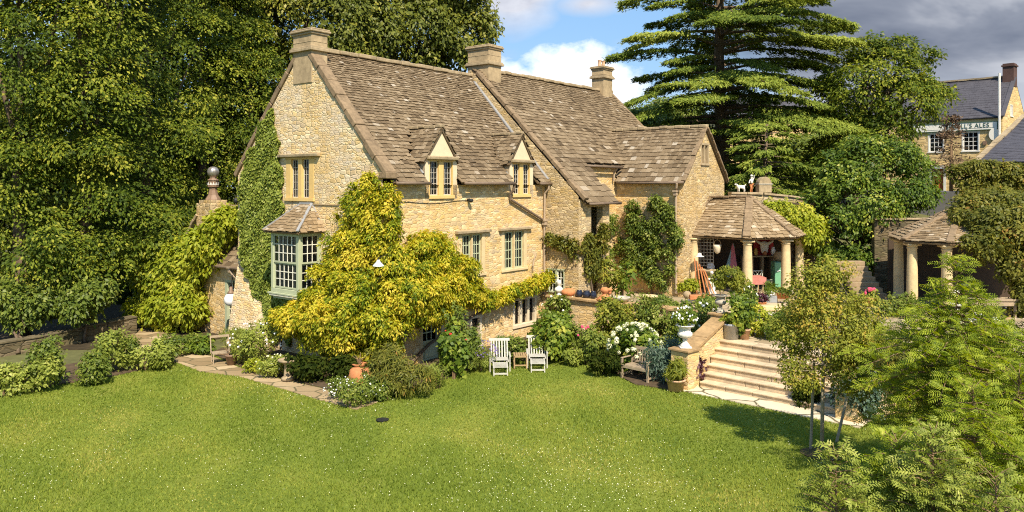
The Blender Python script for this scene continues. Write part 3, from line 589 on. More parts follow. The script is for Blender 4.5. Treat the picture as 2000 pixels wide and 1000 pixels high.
# ---- windows
window(w_gable, *GW, 2, jamb=.29, sill=.13, head=.06, mull=.22, panes_d=-.11, stone='ochre_stone', bars=(3, 5), hood=.36, label='upper gable window with leaded lights', curtain=2, curt=.95)
for q, lab in ((FA, 'green framed window half hidden by leaves'), (FB, 'green framed window beside the downpipe')):
    window(w_front, *q, 2, jamb=.18, sill=.1, head=.04, mull=.07, stone='dressed_stone', frame='sage_paint', bars=(3, 4), bar=.035, fr=.055, hood=.22, label=lab, curtain=2, curt=.95, panes_d=-.12)
window(w_front, *FC, 3, jamb=.12, sill=.14, head=.1, mull=.13, stone='pale_stone', frame='dark_wood_and_shade', bars=(2, 3), label='three light cellar window')
window(w_front, *FE, 1, jamb=.1, sill=.1, head=.1, stone='pale_stone', frame='dark_wood_and_shade', bars=(2, 3), label='small cellar window')
window(w_block, *BW, 2, jamb=.05, sill=.06, head=.05, mull=.1, stone='sage_paint', frame='cream_bars', bars=(2, 3), bar=.03, fr=.04, label='small green kitchen window', panes_d=-.06)
window(w_wingg, 1.83, 2.69, 7.14, 8.2, 2, jamb=.1, sill=.1, head=.1, mull=.1, stone='weathered_stone', frame='weathered_wood', bars=(2, 3), label='small grey window high in the wing gable')
# ---- garden door
m = MB(); a0, a1, z0, z1 = FD
for q in ((a0, a0+.14, z0, z1), (a1-.14, a1, z0, z1), (a0+.14, a1-.14, z1-.14, z1)): w_front.box(m, *q, -.25, .012)
m.build('door_surround', 'dressed_stone', house, bevel=.01)
m = MB(); b0, b1 = a0+.14, a1-.14
for q in ((b0, b0+.12, z0, z1-.14), (b1-.12, b1, z0, z1-.14), (b0+.12, b1-.12, z0, .72), (b0+.12, b1-.12, z1-.26, z1-.14)): w_front.box(m, *q, -.2, -.14)
w_front.box(m, b0+.2, b1-.2, .12, .62, -.145, -.125)
for k in (1, 2): x = b0+.12+(b1-b0-.24)*k/3; w_front.box(m, x-.018, x+.018, .72, z1-.26, -.19, -.15)
for k in (1, 2, 3): z = .72+(z1-.98)*k/4; w_front.box(m, b0+.12, b1-.12, z-.018, z+.018, -.188, -.152)
door = m.build('door', 'sage_paint', house, bevel=.006); m = MB(); w_front.quad(m, b0+.1, b1-.1, .7, z1-.24, -.17); m.build('pane', 'window_glass', door)
m = MB(); m.blob(w_front.p(b1-.07, 1.0, -.1), .03); m.build('handle', 'black_iron', door)

# ---- the bay window on the gable
y0, y1, pj, zb, zt = 3.2, 4.82, .97, 2.4, 4.56
bay_front = Wall((-pj, 0, 0), Y3, -X3); bay_r = Wall((0, y0, 0), X3, -Y3); bay_l = Wall((0, y1, 0), X3, Y3)
m = MB()
m.box(-pj, 0, y0, y1, zb, zb+.14); m.box(-pj, 0, y0, y1, zt-.1, zt)
for (x, y) in ((-pj, y0), (-pj, y1-.14), (-.12, y0), (-.12, y1-.14)): m.box(x, x+(.14 if x < -.5 else .12), y, y+.14, zb+.14, zt-.1)
m.box(-pj-.09, 0, y0-.09, y1+.09, zb-.06, zb+.0); m.box(-pj-.05, 0, y0-.05, y1+.05, zb-.12, zb-.061); m.box(-pj+.05, 0, y0+.05, y1-.05, zb-.22, zb-.121)
bay = m.build('bay_window', 'sage_paint', house, bevel=.01); bay['label'] = 'sage green bay window with sashes'
m = MB()
for i in range(24): y = y0-.06+(y1-y0+.08)*i/24; m.box(-pj-.075, -pj-.05, y, y+.035, zb-.115, zb-.065)
for i in range(13): x = -pj-.05+(pj)*i/13; m.box(x, x+.035, y0-.075, y0-.05, zb-.115, zb-.065)
m.build('dentil_trim', 'cream_bars', bay)
f = MB(); g = MB(); st = MB()
for wl, a0, a1, nb in ((bay_front, y0+.14, y1-.14, 5), (bay_r, -pj+.14, -.12, 3), (bay_l, -pj+.14, -.12, 3)):
    for (c0, c1, d) in ((zb+.16, 3.46, -.08), (3.46, zt-.1, -.04)):
        for q in ((a0, a0+.05, c0, c1), (a1-.05, a1, c0, c1), (a0+.05, a1-.05, c0, c0+.06), (a0+.05, a1-.05, c1-.05, c1)): wl.box(st, *q, d-.02, d+.02)
        for k in range(1, nb): x = a0+.05+(a1-a0-.1)*k/nb; wl.box(f, x-.013, x+.013, c0+.06, c1-.05, d-.012, d+.016)
        for k in range(1, 3): z = c0+.06+(c1-c0-.11)*k/3; wl.box(f, a0+.05, a1-.05, z-.013, z+.013, d-.012, d+.014)
        wl.quad(g, a0+.03, a1-.03, c0+.03, c1-.03, d-.003)
st.build('sash', 'sage_paint', bay); f.build('glazing_bar', 'cream_bars', bay); g.build('pane', 'window_glass', bay)
m = MB()
for i in range(9):
    for y in (y0+.2+i*.05, y1-.6+i*.05): bay_front.box(m, y, y+.035, zb+.2, zt-.15, -.22-(i % 2)*.03, -.2-(i % 2)*.03)
m.build('curtain', 'white_paint', bay)
e = .2; A, B, C_, D_ = np.array((-pj-e, y0-e, zt+.02)), np.array((-pj-e, y1+e, zt+.02)), np.array((-.02, 4.35, 5.5)), np.array((-.02, 3.72, 5.5)); A2, B2 = np.array((0, y0-e, zt+.02)), np.array((0, y1+e, zt+.02))
m = MB()
def roof_facet(mb, a, b, tops, **kw):
    """slates on the facet with eave a->b (seen from outside left to right) and the points in tops"""
    a, b = np.asarray(a, float), np.asarray(b, float); Xv = (b-a)/np.linalg.norm(b-a); t0 = np.asarray(tops[0], float); nrm = np.cross(Xv, t0-a); nrm /= np.linalg.norm(nrm); Yv = np.cross(nrm, Xv)
    poly = [(0, 0), (np.linalg.norm(b-a), 0)]+[((np.asarray(t)-a)@Xv, (np.asarray(t)-a)@Yv) for t in tops]
    slates(mb, a, Xv, Yv, poly, **kw)
kw = dict(c0=.16, c1=.12, w0=.2, w1=.16, thick=.022)
roof_facet(m, B, A, [D_, C_], **kw); roof_facet(m, A, A2, [D_], **kw); roof_facet(m, B2, B, [C_], **kw)
m.build('roof', 'pale_slate', bay, tint=True)
m = MB(); m.beam(A+ZZ*.05, D_+ZZ*.06, .1, .05); m.beam(B+ZZ*.05, C_+ZZ*.06, .1, .05); m.beam(D_+ZZ*.05, C_+ZZ*.05, .16, .07); m.beam(A2+ZZ*.05+Y3*.05, D_+ZZ*.04-Y3*.02, .1, .05); m.build('flashing', 'lead', bay)

# ---- string course, gutters, pipes, wall lamp
m = MB(); w_gable.box(m, .05, 3.7, 5.50, 5.53, 0, .035); m.build('string_course', 'weathered_stone', house)
for a, b in (((.3, -.33, 6.27), (D1[0]-.05, -.33, 6.27)), ((D1[1]+.05, -.33, 6.27), (D2[0]-.05, -.33, 6.27)), ((D2[1]+.05, -.33, 6.27), (9.12, -.33, 6.27)), ((11.75, -.3, 7.08), (14.95, -.3, 7.05)), ((14.6, -.2, 6.30), (14.6, -3.65, 6.33)), ((9.4, -2.02, 5.44), (11.9, -2.02, 5.44))):
    m = MB(); m.tube([a, b], .058, 8); m.build('gutter', 'iron_gutter', house, True)
def pipe(pts, r=.045, hop=None, mat_='pipe_paint', lab=None):
    m = MB(); m.tube(pts, r, 10)
    if hop is not None: h = np.asarray(hop); m.box(h[0]-.14, h[0]+.14, h[1]-.1, h[1]+.1, h[2]-.02, h[2]+.06); m.box(h[0]-.1, h[0]+.1, h[1]-.07, h[1]+.07, h[2]-.18, h[2]-.02)
    o = m.build('downpipe', mat_, house, False)
    if lab: o['label'] = lab
pipe([(8.93, -.3, 6.22), (8.93, -.3, 6.05), (8.9, -.12, 5.85), (8.9, -.1, 4.7), (8.9, -.1, .1)], hop=(8.9, -.12, 4.72), lab='vertical downpipe with hopper in the corner')
pipe([(6.62, -.3, 6.22), (6.62, -.26, 6.0), (6.6, -.1, 5.85), (6.62, -.1, 5.65), (8.75, -.1, 4.78)], .055, mat_='iron_gutter', lab='slanting pipe across the wall')
pipe([(14.55, -3.35, 6.3), (14.6, -3.3, 6.1), (14.76, -3.2, 5.95), (14.77, -3.2, 1.3)], .055, hop=(14.72, -3.2, 5.92), lab='pale downpipe on the wing')
pipe([(14.5, -.3, 7.02), (14.5, -.12, 6.8), (14.5, -.1, 6.4)], .045)
pipe([(8.15, -.06, 2.7), (8.1, -.1, 2.9), (8.25, -.08, 3.25), (8.4, -.02, 3.3)], .03)
m = MB(); p = w_front.p(4.2, 5.66, 0); m.tube([p, p-Y3*.1, p-Y3*.16], [.05, .06, .02]); m.blob(p-Y3*.16-ZZ*.02, (.10, .1, .07)); m.build('wall_lamp', 'black_iron', house, True)
m = MB(); m.tube([w_front.p(a, 5.6+.04*math.sin(a*2), .015) for a in np.linspace(.4, 4.2, 14)], .01, 5); m.build('cable', 'black_iron', house)

# ---- the low part left of the gable with its door, chimney and ornate pot
LX = .4; w_low = Wall((LX, 8.46, 0), Y3, -X3)
m = MB(); w_low.sheet(m, [(-.2, -.3), (5.2, -.3), (5.2, 2.9), (-.2, 2.9)], [(.62, 1.62, -.05, 2.3)]); m.add([(LX, 13.66, -.3), (5.5, 13.66, -.3), (5.5, 13.66, 2.9), (3.2, 13.66, 5.2), (LX, 13.66, 2.9)], [(0, 1, 2, 3, 4)]); m.build('wall', 'rubble_warm', house)['label'] = 'low side wall with the entrance'
m = MB(); ys = np.array((2.3, 0, 2.4)); ys /= np.linalg.norm(ys)
slates(m, (LX-.2, 13.75, 2.85), -Y3, ys, [(0, 0), (5.45, 0), (5.45, 3.4), (0, 3.4)], c0=.3, c1=.22, w0=.4); m.add([(5.6, 13.75, 2.85), (5.6, 8.3, 2.85), (3.2, 8.3, 5.25), (3.2, 13.75, 5.25)], [(0, 1, 2, 3)], .4); m.build('roof', 'stone_slate', house, tint=True)
m = MB(); m.tube([(LX-.28, 8.5, 2.86), (LX-.28, 13.7, 2.86)], .06, 8); m.build('gutter', 'iron_gutter', house)
CHX, CHY = 1.0, 12.0
m = MB(); m.box(CHX-.45, CHX+.45, CHY-.56, CHY+.56, 3.0, 5.42); m.box(CHX-.38, CHX+.38, CHY-.48, CHY+.48, 5.42, 5.56); m.prism([(CHX-.46, CHY-.56, 4.6), (CHX-.46, CHY+1.5, 3.0), (CHX-.46, CHY-.56, 3.0)], (.5, 0, 0)); lowch = m.build('chimney', 'rubble_grey', house); lowch['label'] = 'squat chimney with an ornate pot'
m = MB(); run(m, (CHX-.3, CHY+.5, 4.9), (CHX-.3, CHY+1.7, 3.6), .5, .12, 6, .01, (0, 1, 1)); m.build('coping', 'weathered_stone', lowch)
m = MB(); m.lathe([(.34, 0), (.33, .04), (.22, .22), (.17, .42), (.17, .55), (.24, .58), (.24, .66), (.19, .68), (.21, .84), (.24, .86), (.22, .9), (.16, .92), (.14, 1.0)], (CHX, CHY, 5.56), 8); pot_ = m.build('chimney_pot', 'brown_pot', lowch); pot_['label'] = 'tall brown pot topped by a silver ball'
m = MB(); m.lathe([(.02, 0), (.16, .03), (.23, .14), (.25, .25), (.22, .37), (.13, .46), (.02, .48)], (CHX, CHY, 6.54), 24, flute=.05, nf=8); m.build('chimney_pot', 'silver_pot', lowch, True)
m = MB()
for j in range(14):
    a = 2*math.pi*j/14; b = a+2*math.pi/14; r_ = .245; m.add([(CHX+r_*math.cos(a), CHY+r_*math.sin(a), 6.22), (CHX+r_*math.cos(b), CHY+r_*math.sin(b), 6.22), (CHX+r_*1.04*math.cos((a+b)/2), CHY+r_*1.04*math.sin((a+b)/2), 6.36)], [(0, 1, 2)])
m.build('pot_collar', 'white_paint', lowch)
# green glazed entrance door
m = MB(); z1 = 2.3
for q in ((.62, .7, -.05, z1), (1.54, 1.62, -.05, z1), (.7, 1.54, z1-.1, z1), (.7, .8, -.05, z1-.1), (1.44, 1.54, -.05, z1-.1), (.8, 1.44, 0, .25)): w_low.box(m, *q, -.16, .0)
d2 = m.build('door', 'sage_paint', house); m = MB()
for k in range(1, 3): w_low.box(m, .8+.64*k/3-.014, .8+.64*k/3+.014, .25, z1-.1, -.14, -.1)
for k in range(1, 7): z = .25+1.95*k/7; w_low.box(m, .8, 1.44, z-.014, z+.014, -.14, -.1)
m.build('glazing_bar', 'cream_bars', d2); m = MB(); w_low.quad(m, .78, 1.46, .23, z1-.08, -.13); m.build('pane', 'window_glass', d2)
pipe([(LX-.28, 9.3, 2.8), (LX-.2, 9.15, 2.55), (LX-.08, 9.02, 2.4), (LX-.08, 8.98, .05)], .045, hop=(LX-.2, 9.3, 2.85), lab='pale downpipe beside the entrance')
m = MB(); w_low.box(m, .80, .94, .45, 1.75, -.26, -.22); m.tube([w_low.p(.88+.05*math.sin(z*9), z, -.24) for z in np.linspace(.4, 1.8, 10)], [.05, .08, .06, .09, .06, .08, .06, .08, .05, .03], 8)
um = m.build('hanging_cloth', 'red_cloth'); um.matrix_world = Matrix.Translation(CORN) @ Matrix.Rotation(HROT, 4, 'Z'); tag(um, 'bright red cloth hanging just inside the glazed entrance door', 'cloth')
m = MB(); p = w_gable.p(8.35, 5.6, 0); m.tube([p, p-X3*.12], [.05, .07]); m.blob(p-X3*.16, (.1, .1, .12)); m.build('wall_lamp', 'black_iron', house, True)
# battered foot of the gable wall at its far corner
m = MB(); m.prism([(-.02, 5.3, -.2), (-.02, 8.5, -.2), (-.02, 8.5, 2.3)], (-.001, 0, 0)); m.add([(-.02, 8.47, 3.0), (-.02, 7.0, 2.2), (-.55, 8.47, -.2), (-.45, 5.6, -.2), (.2, 8.47, -.2), (.2, 8.47, 3.0)], [(0, 2, 3, 1), (0, 5, 4, 2)])
m.build('buttress', 'rubble_pale', house)
# ================================================================ GROUND
def terrain_z(x, y):
    def ss(t): t = np.clip(t, 0, 1); return t*t*(3-2*t)
    return 5.75*ss((y-41)/15)*ss((x-1.0)/9)+1.2*ss((y-60)/60)-.06
gx = np.concatenate([np.linspace(-900, -60, 12), np.arange(-56, 100, 4), np.linspace(110, 900, 12)]); gy = np.concatenate([np.linspace(-300, -20, 8), np.arange(-16, 112, 4), np.linspace(130, 1500, 14)])
m = MB(); gX, gY = np.meshgrid(gx, gy); gZ = terrain_z(gX, gY); nx = len(gx)
m.add(np.stack([gX.ravel(), gY.ravel(), gZ.ravel()], 1), [(j*nx+i, j*nx+i+1, (j+1)*nx+i+1, (j+1)*nx+i) for j in range(len(gy)-1) for i in range(nx-1)])
plain('ground_cover', (.10, .10, .035), .95, .5, 2, bmp=.6)
tag(m.build('ground', 'ground_cover', smooth=True), kind='structure')
def sheet(name, pts, z, material, thick=.05, kind='structure'):
    m = MB(); m.prism([(p[0], p[1], z-thick) for p in pts], (0, 0, thick)); o = m.build(name, material)
    return tag(o, kind=kind)
def gp(*pp): return [G(x, y) for x, y in pp]
left_edge = gp((-60, 780), (0, 768), (100, 752), (200, 738), (345, 708))
lawn_pts = [(-26, 3), (26, 3), (26, 21.0)]+[(9.5, 21.2), (5.2, 24.6), (4.6, 26.4), tuple(H(9.0, -1.5)[:2]), tuple(H(0, 0)[:2]), tuple(H(0, 8)[:2])]+[tuple(p[:2]) for p in left_edge[::-1]]
sheet('lawn', lawn_pts, .0, 'lawn', .04)
path_pts = gp((232, 652), (300, 640), (395, 688), (466, 718), (542, 740), (627, 759), (690, 778), (740, 786), (695, 801), (618, 780), (561, 763), (466, 736), (390, 726), (345, 708), (290, 690))
sheet('path', [tuple(p[:2]) for p in path_pts], .02, 'flagstone', .06)
bed_a = gp((410, 690), (466, 716), (542, 739), (627, 758), (690, 777), (745, 776), (850, 748), (905, 728), (960, 708), (1110, 702), (1195, 727), (1240, 752), (1320, 764))
bed_front = [tuple(p[:2]) for p in bed_a]+[tuple((5.3, 25.6)), tuple(H(9.0, -6)[:2]), tuple(H(9.2, .2)[:2]), tuple(H(.2, .2)[:2]), tuple(H(.2, 8.4)[:2])]
sheet('flower_bed', bed_front, .035, 'soil', .07)
bed_l = gp((-60, 782), (0, 770), (100, 754), (200, 740), (345, 708), (330, 690), (240, 695), (120, 715), (0, 735), (-60, 742))
sheet('flower_bed', [tuple(p[:2]) for p in bed_l], .035, 'soil', .07)
sheet('woodland_floor', [(-40, 28.5), (-13.5, 29.5), (-11.5, 32), (-12, 60), (-40, 60)], -.02, 'shade_dark_litter', .05)
# terrace, steps
TZ = 1.15; BL = np.array((5.76, 23.7)); ASC = np.array((.69, .724)); WV = np.array((.724, -.69))
TL = BL+ASC*2.16-WV*.48; TR = TL+WV*4.3
terr = [tuple(H(9.3, .1)[:2]), tuple(H(9.0, -7.2)[:2]), tuple(TL-WV*.55), tuple(TL), tuple(TR), tuple(TR+WV*.6), (13, 22.2), (26, 21.5), (30, 41), (12, 43), tuple(H(15, 0)[:2])]
sheet('terrace', terr, TZ, 'terrace_flags', 1.2)
lo = H(14.6, -3.3); LP = [np.array((8.40, 35.7)), np.array((10.39, 34.1)), np.array((12.26, 34.6)), np.array((13.68, 36.8))]; LZ = 1.345
plinth = [(7.9, 35.2), (10.35, 33.5), (12.6, 34.1), (14.3, 36.7), (14.6, 40), (9.8, 40)]
sheet('loggia_floor', plinth, LZ, 'terrace_flags', .25)
m = MB(); NS = 6
for i in range(NS):
    a = BL+ASC*.36*i-WV*(.08*i); b = a+WV*(4.3+.02*i); e = ASC*(.36 if i < NS-1 else .5); z0, z1 = TZ*i/NS, TZ*(i+1)/NS
    nseg = 4; cuts = sorted([0, 1]+list((np.arange(1, nseg)+rng.normal(size=nseg-1)*.18)/nseg))
    for k in range(nseg):
        p, q = a+(b-a)*cuts[k], a+(b-a)*(cuts[k+1]-.002); m.prism([(*p, -.05), (*q, -.05), (*(q+e), -.05), (*(p+e), -.05)], (0, 0, z1-.05+.05+rng.normal()*.004))
        m.prism([(*(p-ASC*.035), z1-.055), (*(q-ASC*.035), z1-.055), (*(q+e*.98), z1-.055), (*(p+e*.98), z1-.055)], (0, 0, .06+rng.normal()*.003))
steps = m.build('stone_steps', 'step_stone', bevel=.018); tag(steps, 'flight of six wide pale stone steps rising from lawn to terrace', 'steps')
apron = [BL-ASC*.75-WV*1.2, BL-ASC*.75+WV*5, BL+ASC*.1+WV*5, BL+ASC*.1-WV*1.2]
paving_mat('pale_flags', [(.52, .43, .30), (.64, .54, .39), (.74, .64, .48)], .8, .8)
sheet('path', [tuple(p) for p in apron], .03, 'pale_flags', .07)
# ================================================================ TREES AND CLIMBERS
def bl(px, py, d, rpx, rpy, ry=None):
    p = P(px, py, d); k = d/F; return (p[0], p[1], p[2], rpx*k, rpx*k*.8 if ry is None else ry, rpy*k)
def limbs(mb, base, tr, blobs, r=None, n=14, seed=0, start=.25):
    """tapered boughs from the trunk into each part of the crown, with forks"""
    g = np.random.default_rng(seed); base = np.asarray(base, float)
    for b in blobs:
        for _ in range(n):
            d = g.normal(size=3); d /= np.linalg.norm(d); d[2] = abs(d[2])*.7
            tip = np.array(b[:3])+d*np.array(b[3:])*.8; h = base+(np.array(tr)-base)*(start+(.95-start)*g.random()); h[2] = min(h[2], tip[2]-.1)
            mid = (h+tip)/2+np.array((0, 0, -.08))*np.linalg.norm(tip-h)+g.normal(size=3)*.15
            r0 = (.02+.012*np.linalg.norm(tip-h)) if r is None else r
            mb.tube([h, mid, tip], [r0, r0*.6, r0*.15], 5, False)
def tree(name, label, cat, base, top, r, blobs, ncl, per, rc, size, leaf, bark='bark', group=None, seed=1, nl=6, lean=.3, start=.25, **kw):
    base = np.asarray(base, float); t = thing(name, base, label, cat, group); top = np.asarray(top, float); g = np.random.default_rng(seed)
    pts = [base+(top-base)*k+np.array((*(g.normal(size=2)*lean*k*(1-k)), 0)) for k in np.linspace(0, 1, 8)]
    m = MB(); m.tube([p-base for p in pts], [r*(1.35 if i == 0 else 1)*(1-.85*i/7) for i in range(8)], 9); bb = [tuple(np.array(b[:3])-base)+tuple(b[3:]) for b in blobs]
    limbs(m, (0, 0, 0), top-base, bb, None, nl, seed, start); m.build('trunk', bark, t, True)
    foliage('crown', blobs, ncl, per, rc, size, leaf, t, origin=base, seed=seed, **kw); return t

# ---- the tall screen of trees left of the house
LT = 'tall leafy trees left of the house'
specs = [  # px of trunk, d, crown blobs (px,py,rx,ry)
 (40, 31.0, [(30, 110, 150, 190), (-30, 330, 140, 150), (60, 470, 130, 120), (30, -120, 160, 150), (80, 480, 90, 45)], 'leftmost broad tree of the dark green screen, lower boughs over the shady wall', 21),
 (165, 32.5, [(165, 60, 130, 190), (150, 270, 130, 140), (190, 430, 120, 110), (160, -140, 150, 120), (150, 500, 80, 45)], 'tree of the dark screen whose low bough hangs over the rose bushes', 22),
 (285, 36.5, [(290, 90, 115, 180), (275, 290, 120, 130), (320, 440, 100, 100), (290, -120, 140, 120)], 'golden tipped tree of the screen behind the lime green climber', 23),
 (395, 42.0, [(390, 110, 100, 170), (380, 290, 95, 120), (370, 430, 80, 90), (400, -70, 110, 110)], 'tree of the screen rising straight behind the ornate chimney pot', 24),
 (482, 43.0, [(470, 190, 75, 150), (500, 260, 60, 120), (440, 60, 70, 95), (450, 380, 70, 110)], 'slim tree pressed behind the ivy covered gable edge', 25)]
for px, d, bs, lab, sd_ in specs:
    base = P(px, 0, d); base[2] = 0
    tree('broadleaf_tree', lab, 'tree', base, P(px, -60, d), .32, [bl(q[0], q[1], q[4] if len(q) > 4 else d, q[2], q[3], q[2]*d/F*.75) for q in bs], 560, 100, .80, .15, 'leaf_beech', group=LT, seed=sd_, up=.72, droop=.36, flat=.07, shell=(.70, 1.16), tint=(.50, .24), gap=.35, start=.35, nl=3)
for i, (px, py, rx, ry, lab) in enumerate([(-20, 470, 190, 190, 'added dark backing tree far back behind the leftmost broad tree'), (150, 430, 150, 220, 'added dark tree backing the middle of the leafy screen'), (300, 440, 140, 210, 'added dark tree filling the gap behind the golden tipped tree'), (80, 150, 220, 200, 'tall added dark tree rising behind the leafy screen'), (330, 130, 170, 200, 'tall added dark tree behind the trees nearest the gable')]):
    b = P(px, 0, 47); b[2] = 0; tree('backing_tree', lab, 'tree', b, P(px, py, 47), .3, [bl(px, py, 47, rx, ry), bl(px+30, py+150, 47, rx*.9, ry*.5), bl(px, 610, 44, rx, 45)], 1000, 22, .8, .36, 'leaf_deep', seed=35+i, group='dark backing trees added behind the screen', nl=2)  # trees added to block the sky and blacken the gaps like shade
d = 30.5
tree('understorey_tree', 'small bushy tree with pale green leaves low in front of the dark screen', 'tree', G(165, 668), P(165, 590, d), .07, [bl(165, 575, d, 62, 38), bl(110, 590, d, 40, 30)], 170, 30, .35, .17, 'leaf_shrub', seed=31, up=.7, droop=.3)
tree('understorey_tree', 'low leafy sapling reaching over the curved dry stone wall', 'tree', G(35, 690), P(35, 620, 29.5), .06, [bl(28, 590, 29.5, 62, 42)], 130, 30, .35, .17, 'leaf_shrub', seed=32, up=.7, droop=.3)
# ---- behind the house
tree('broadleaf_tree', 'broad rounded tree standing high behind the gable chimney', 'tree', (-13.0, 47, 0), P(585, 40, 47), .4, [bl(590, 70, 47, 110, 120), bl(545, 170, 47, 70, 110), bl(660, 60, 48, 100, 100), bl(600, -20, 48, 110, 60)], 1150, 30, .75, .27, 'leaf_olive', gap=-.45, seed=41, up=.5, shell=(.65, 1.08), group='big trees behind the roof')
tree('broadleaf_tree', 'broad rounded tree whose crown ends against blue sky beside the middle chimney', 'tree', (-8.4, 52, 0), P(800, 40, 52), .45, [bl(800, 60, 52, 120, 110), bl(900, 70, 52, 70, 75), bl(740, 100, 52, 90, 90), bl(830, -20, 52, 110, 60), bl(925, 40, 52, 45, 50)], 1350, 30, .75, .27, 'leaf_olive', gap=-.45, seed=42, up=.5, shell=(.65, 1.08), group='big trees behind the roof')
# ---- the cedar: tiers of flat drooping branches
def cedar(base, H_, name, label, tiers, seed, length, leaf='leaf_cedar', tr=.6, az0=None, sp=.32, needle=.22, zmin=1.2):
    g = np.random.default_rng(seed); base = np.asarray(base, float); t = thing(name, base, label, 'tree'); m = MB()
    m.tube([(0, 0, 0), (.1, 0, H_*.3), (-.1, .1, H_*.6), (0, 0, H_)], [tr, tr*.8, tr*.55, .08], 10); PP = []; NN = []; TD = []; SZ = []; TN = []
    nbough = tiers*7
    for i in range(nbough):
        z = zmin+(H_-zmin-.3)*min(1, max(0, (i+.5)/nbough+g.normal()*.012)); nb = 1
        for k in range(1):
            a = i*2.39996+g.normal()*.35; L = length(z, a)*(.62+.5*g.random())
            if L < .4: continue
            dirv = np.array((math.cos(a), math.sin(a), 0)); side = np.array((-math.sin(a), math.cos(a), 0)); rise = .02+.30*g.random()
            def pt(s): return np.array((0, 0, z))+dirv*L*s+ZZ*(L*(rise*s-.26*s*s))
            m.tube([pt(s) for s in (0, .3, .6, 1)], [.03+.014*L, .02+.008*L, .015+.004*L, .01], 5, False)
            n = int(L*L*7.5)+24; wid = .20+.12*g.random()
            s = .22+.8*np.sqrt(g.random(n)); w = (g.random(n)*2-1)*(.08+wid*np.sin(np.clip(s, 0, 1)*math.pi*.8))*L*.58
            tint0 = g.normal(.45, .12)
            for q in range(n):                                        # each point carries a small hanging spray of needles
                c = pt(min(s[q], 1.02))+side*w[q]-ZZ*(abs(w[q])**1.6*.11+.03)
                out_ = dirv*(.8)+side*np.sign(w[q])*min(1, abs(w[q]))*.9; out_ /= np.linalg.norm(out_)
                for e in range(7):
                    f = out_*(.55+.5*g.random())+g.normal(size=3)*.28+np.array((0, 0, -.35*g.random()-.12)); PP.append(c+f*sp*(.25+.7*g.random())-ZZ*.0); TD.append(f); NN.append(np.array((.1, -.45, .85))+g.normal(size=3)*.38); SZ.append(needle*(.6+.7*g.random())); TN.append(tint0+g.normal()*.17+.22*(s[q]-.7))
    m.build('trunk', 'bark', t, True)
    leaves('crown', np.array(PP), np.array(NN), np.array(SZ), np.array(TN), leaf, t, .34, np.array(TD), .2, seed=seed); return t
cb = P(1408, 0, 50); cb[2] = 3.0
cedar(cb, 19.5, 'cedar_tree', 'huge spreading cedar with flat layered boughs behind the small wing', 22, 51, lambda z, a: (9.3 if z > 3 else 7.0)*(1-max(0, (z-12)/9.5)**1.6*.9)*(.92 if math.cos(a) > 0 else .80)*(.78 if math.sin(a) > .3 else 1))
c2 = P(1498, 0, 43); c2[2] = 2.6
cedar(c2, 7.0, 'conifer_tree', 'lower bright green conifer with drooping tiers beside the curved garden wall', 9, 52, lambda z, a: 4.3*(1-z/8.5)+.6, tr=.2, zmin=.5)
# ---- broadleaf trees on the right
tree('broadleaf_tree', 'dark rounded tree with breezy twiggy crown before the stormy cloud', 'tree', (20.4, 46, 3.2), P(1690, 130, 46), .28, [bl(1700, 190, 46, 105, 85), bl(1770, 200, 46, 75, 55), bl(1730, 120, 46, 80, 45), bl(1640, 220, 46, 60, 85), bl(1690, 270, 46, 85, 50), bl(1840, 180, 46, 30, 18), bl(1790, 115, 46, 45, 22), bl(1700, 90, 46, 30, 20)], 820, 36, .58, .19, 'leaf_beech', gap=-.3, seed=61, up=.5, flat=.14, shell=(.6, 1.15), droop=.1, tint=(.52, .26))
tree('broadleaf_tree', 'bushy bright green tree overhanging the curved wall and the steps behind', 'tree', (16.8, 38.0, 1.2), P(1690, 380, 38), .2, [bl(1690, 380, 38, 95, 75), bl(1640, 460, 37.5, 75, 60), bl(1735, 450, 37.5, 60, 70), bl(1725, 320, 38.5, 85, 60), bl(1780, 380, 38, 48, 50), bl(1650, 340, 38.5, 60, 50), bl(1590, 430, 38, 42, 42), bl(1660, 520, 37, 50, 35)], 1150, 34, .42, .17, 'leaf_bright', gap=-.3, seed=62, up=.5, flat=.2, shell=(.65, 1.1), tint=(.40, .26))
tree('shrub_tree', 'yellow green leafy shrub growing against the curved garden wall', 'shrub', (13.6, 37.2, 1.2), P(1545, 430, 37), .06, [bl(1545, 425, 37, 42, 28), bl(1580, 445, 36.8, 36, 30), bl(1515, 410, 37.2, 22, 18)], 190, 26, .3, .17, 'leaf_lime', seed=63)
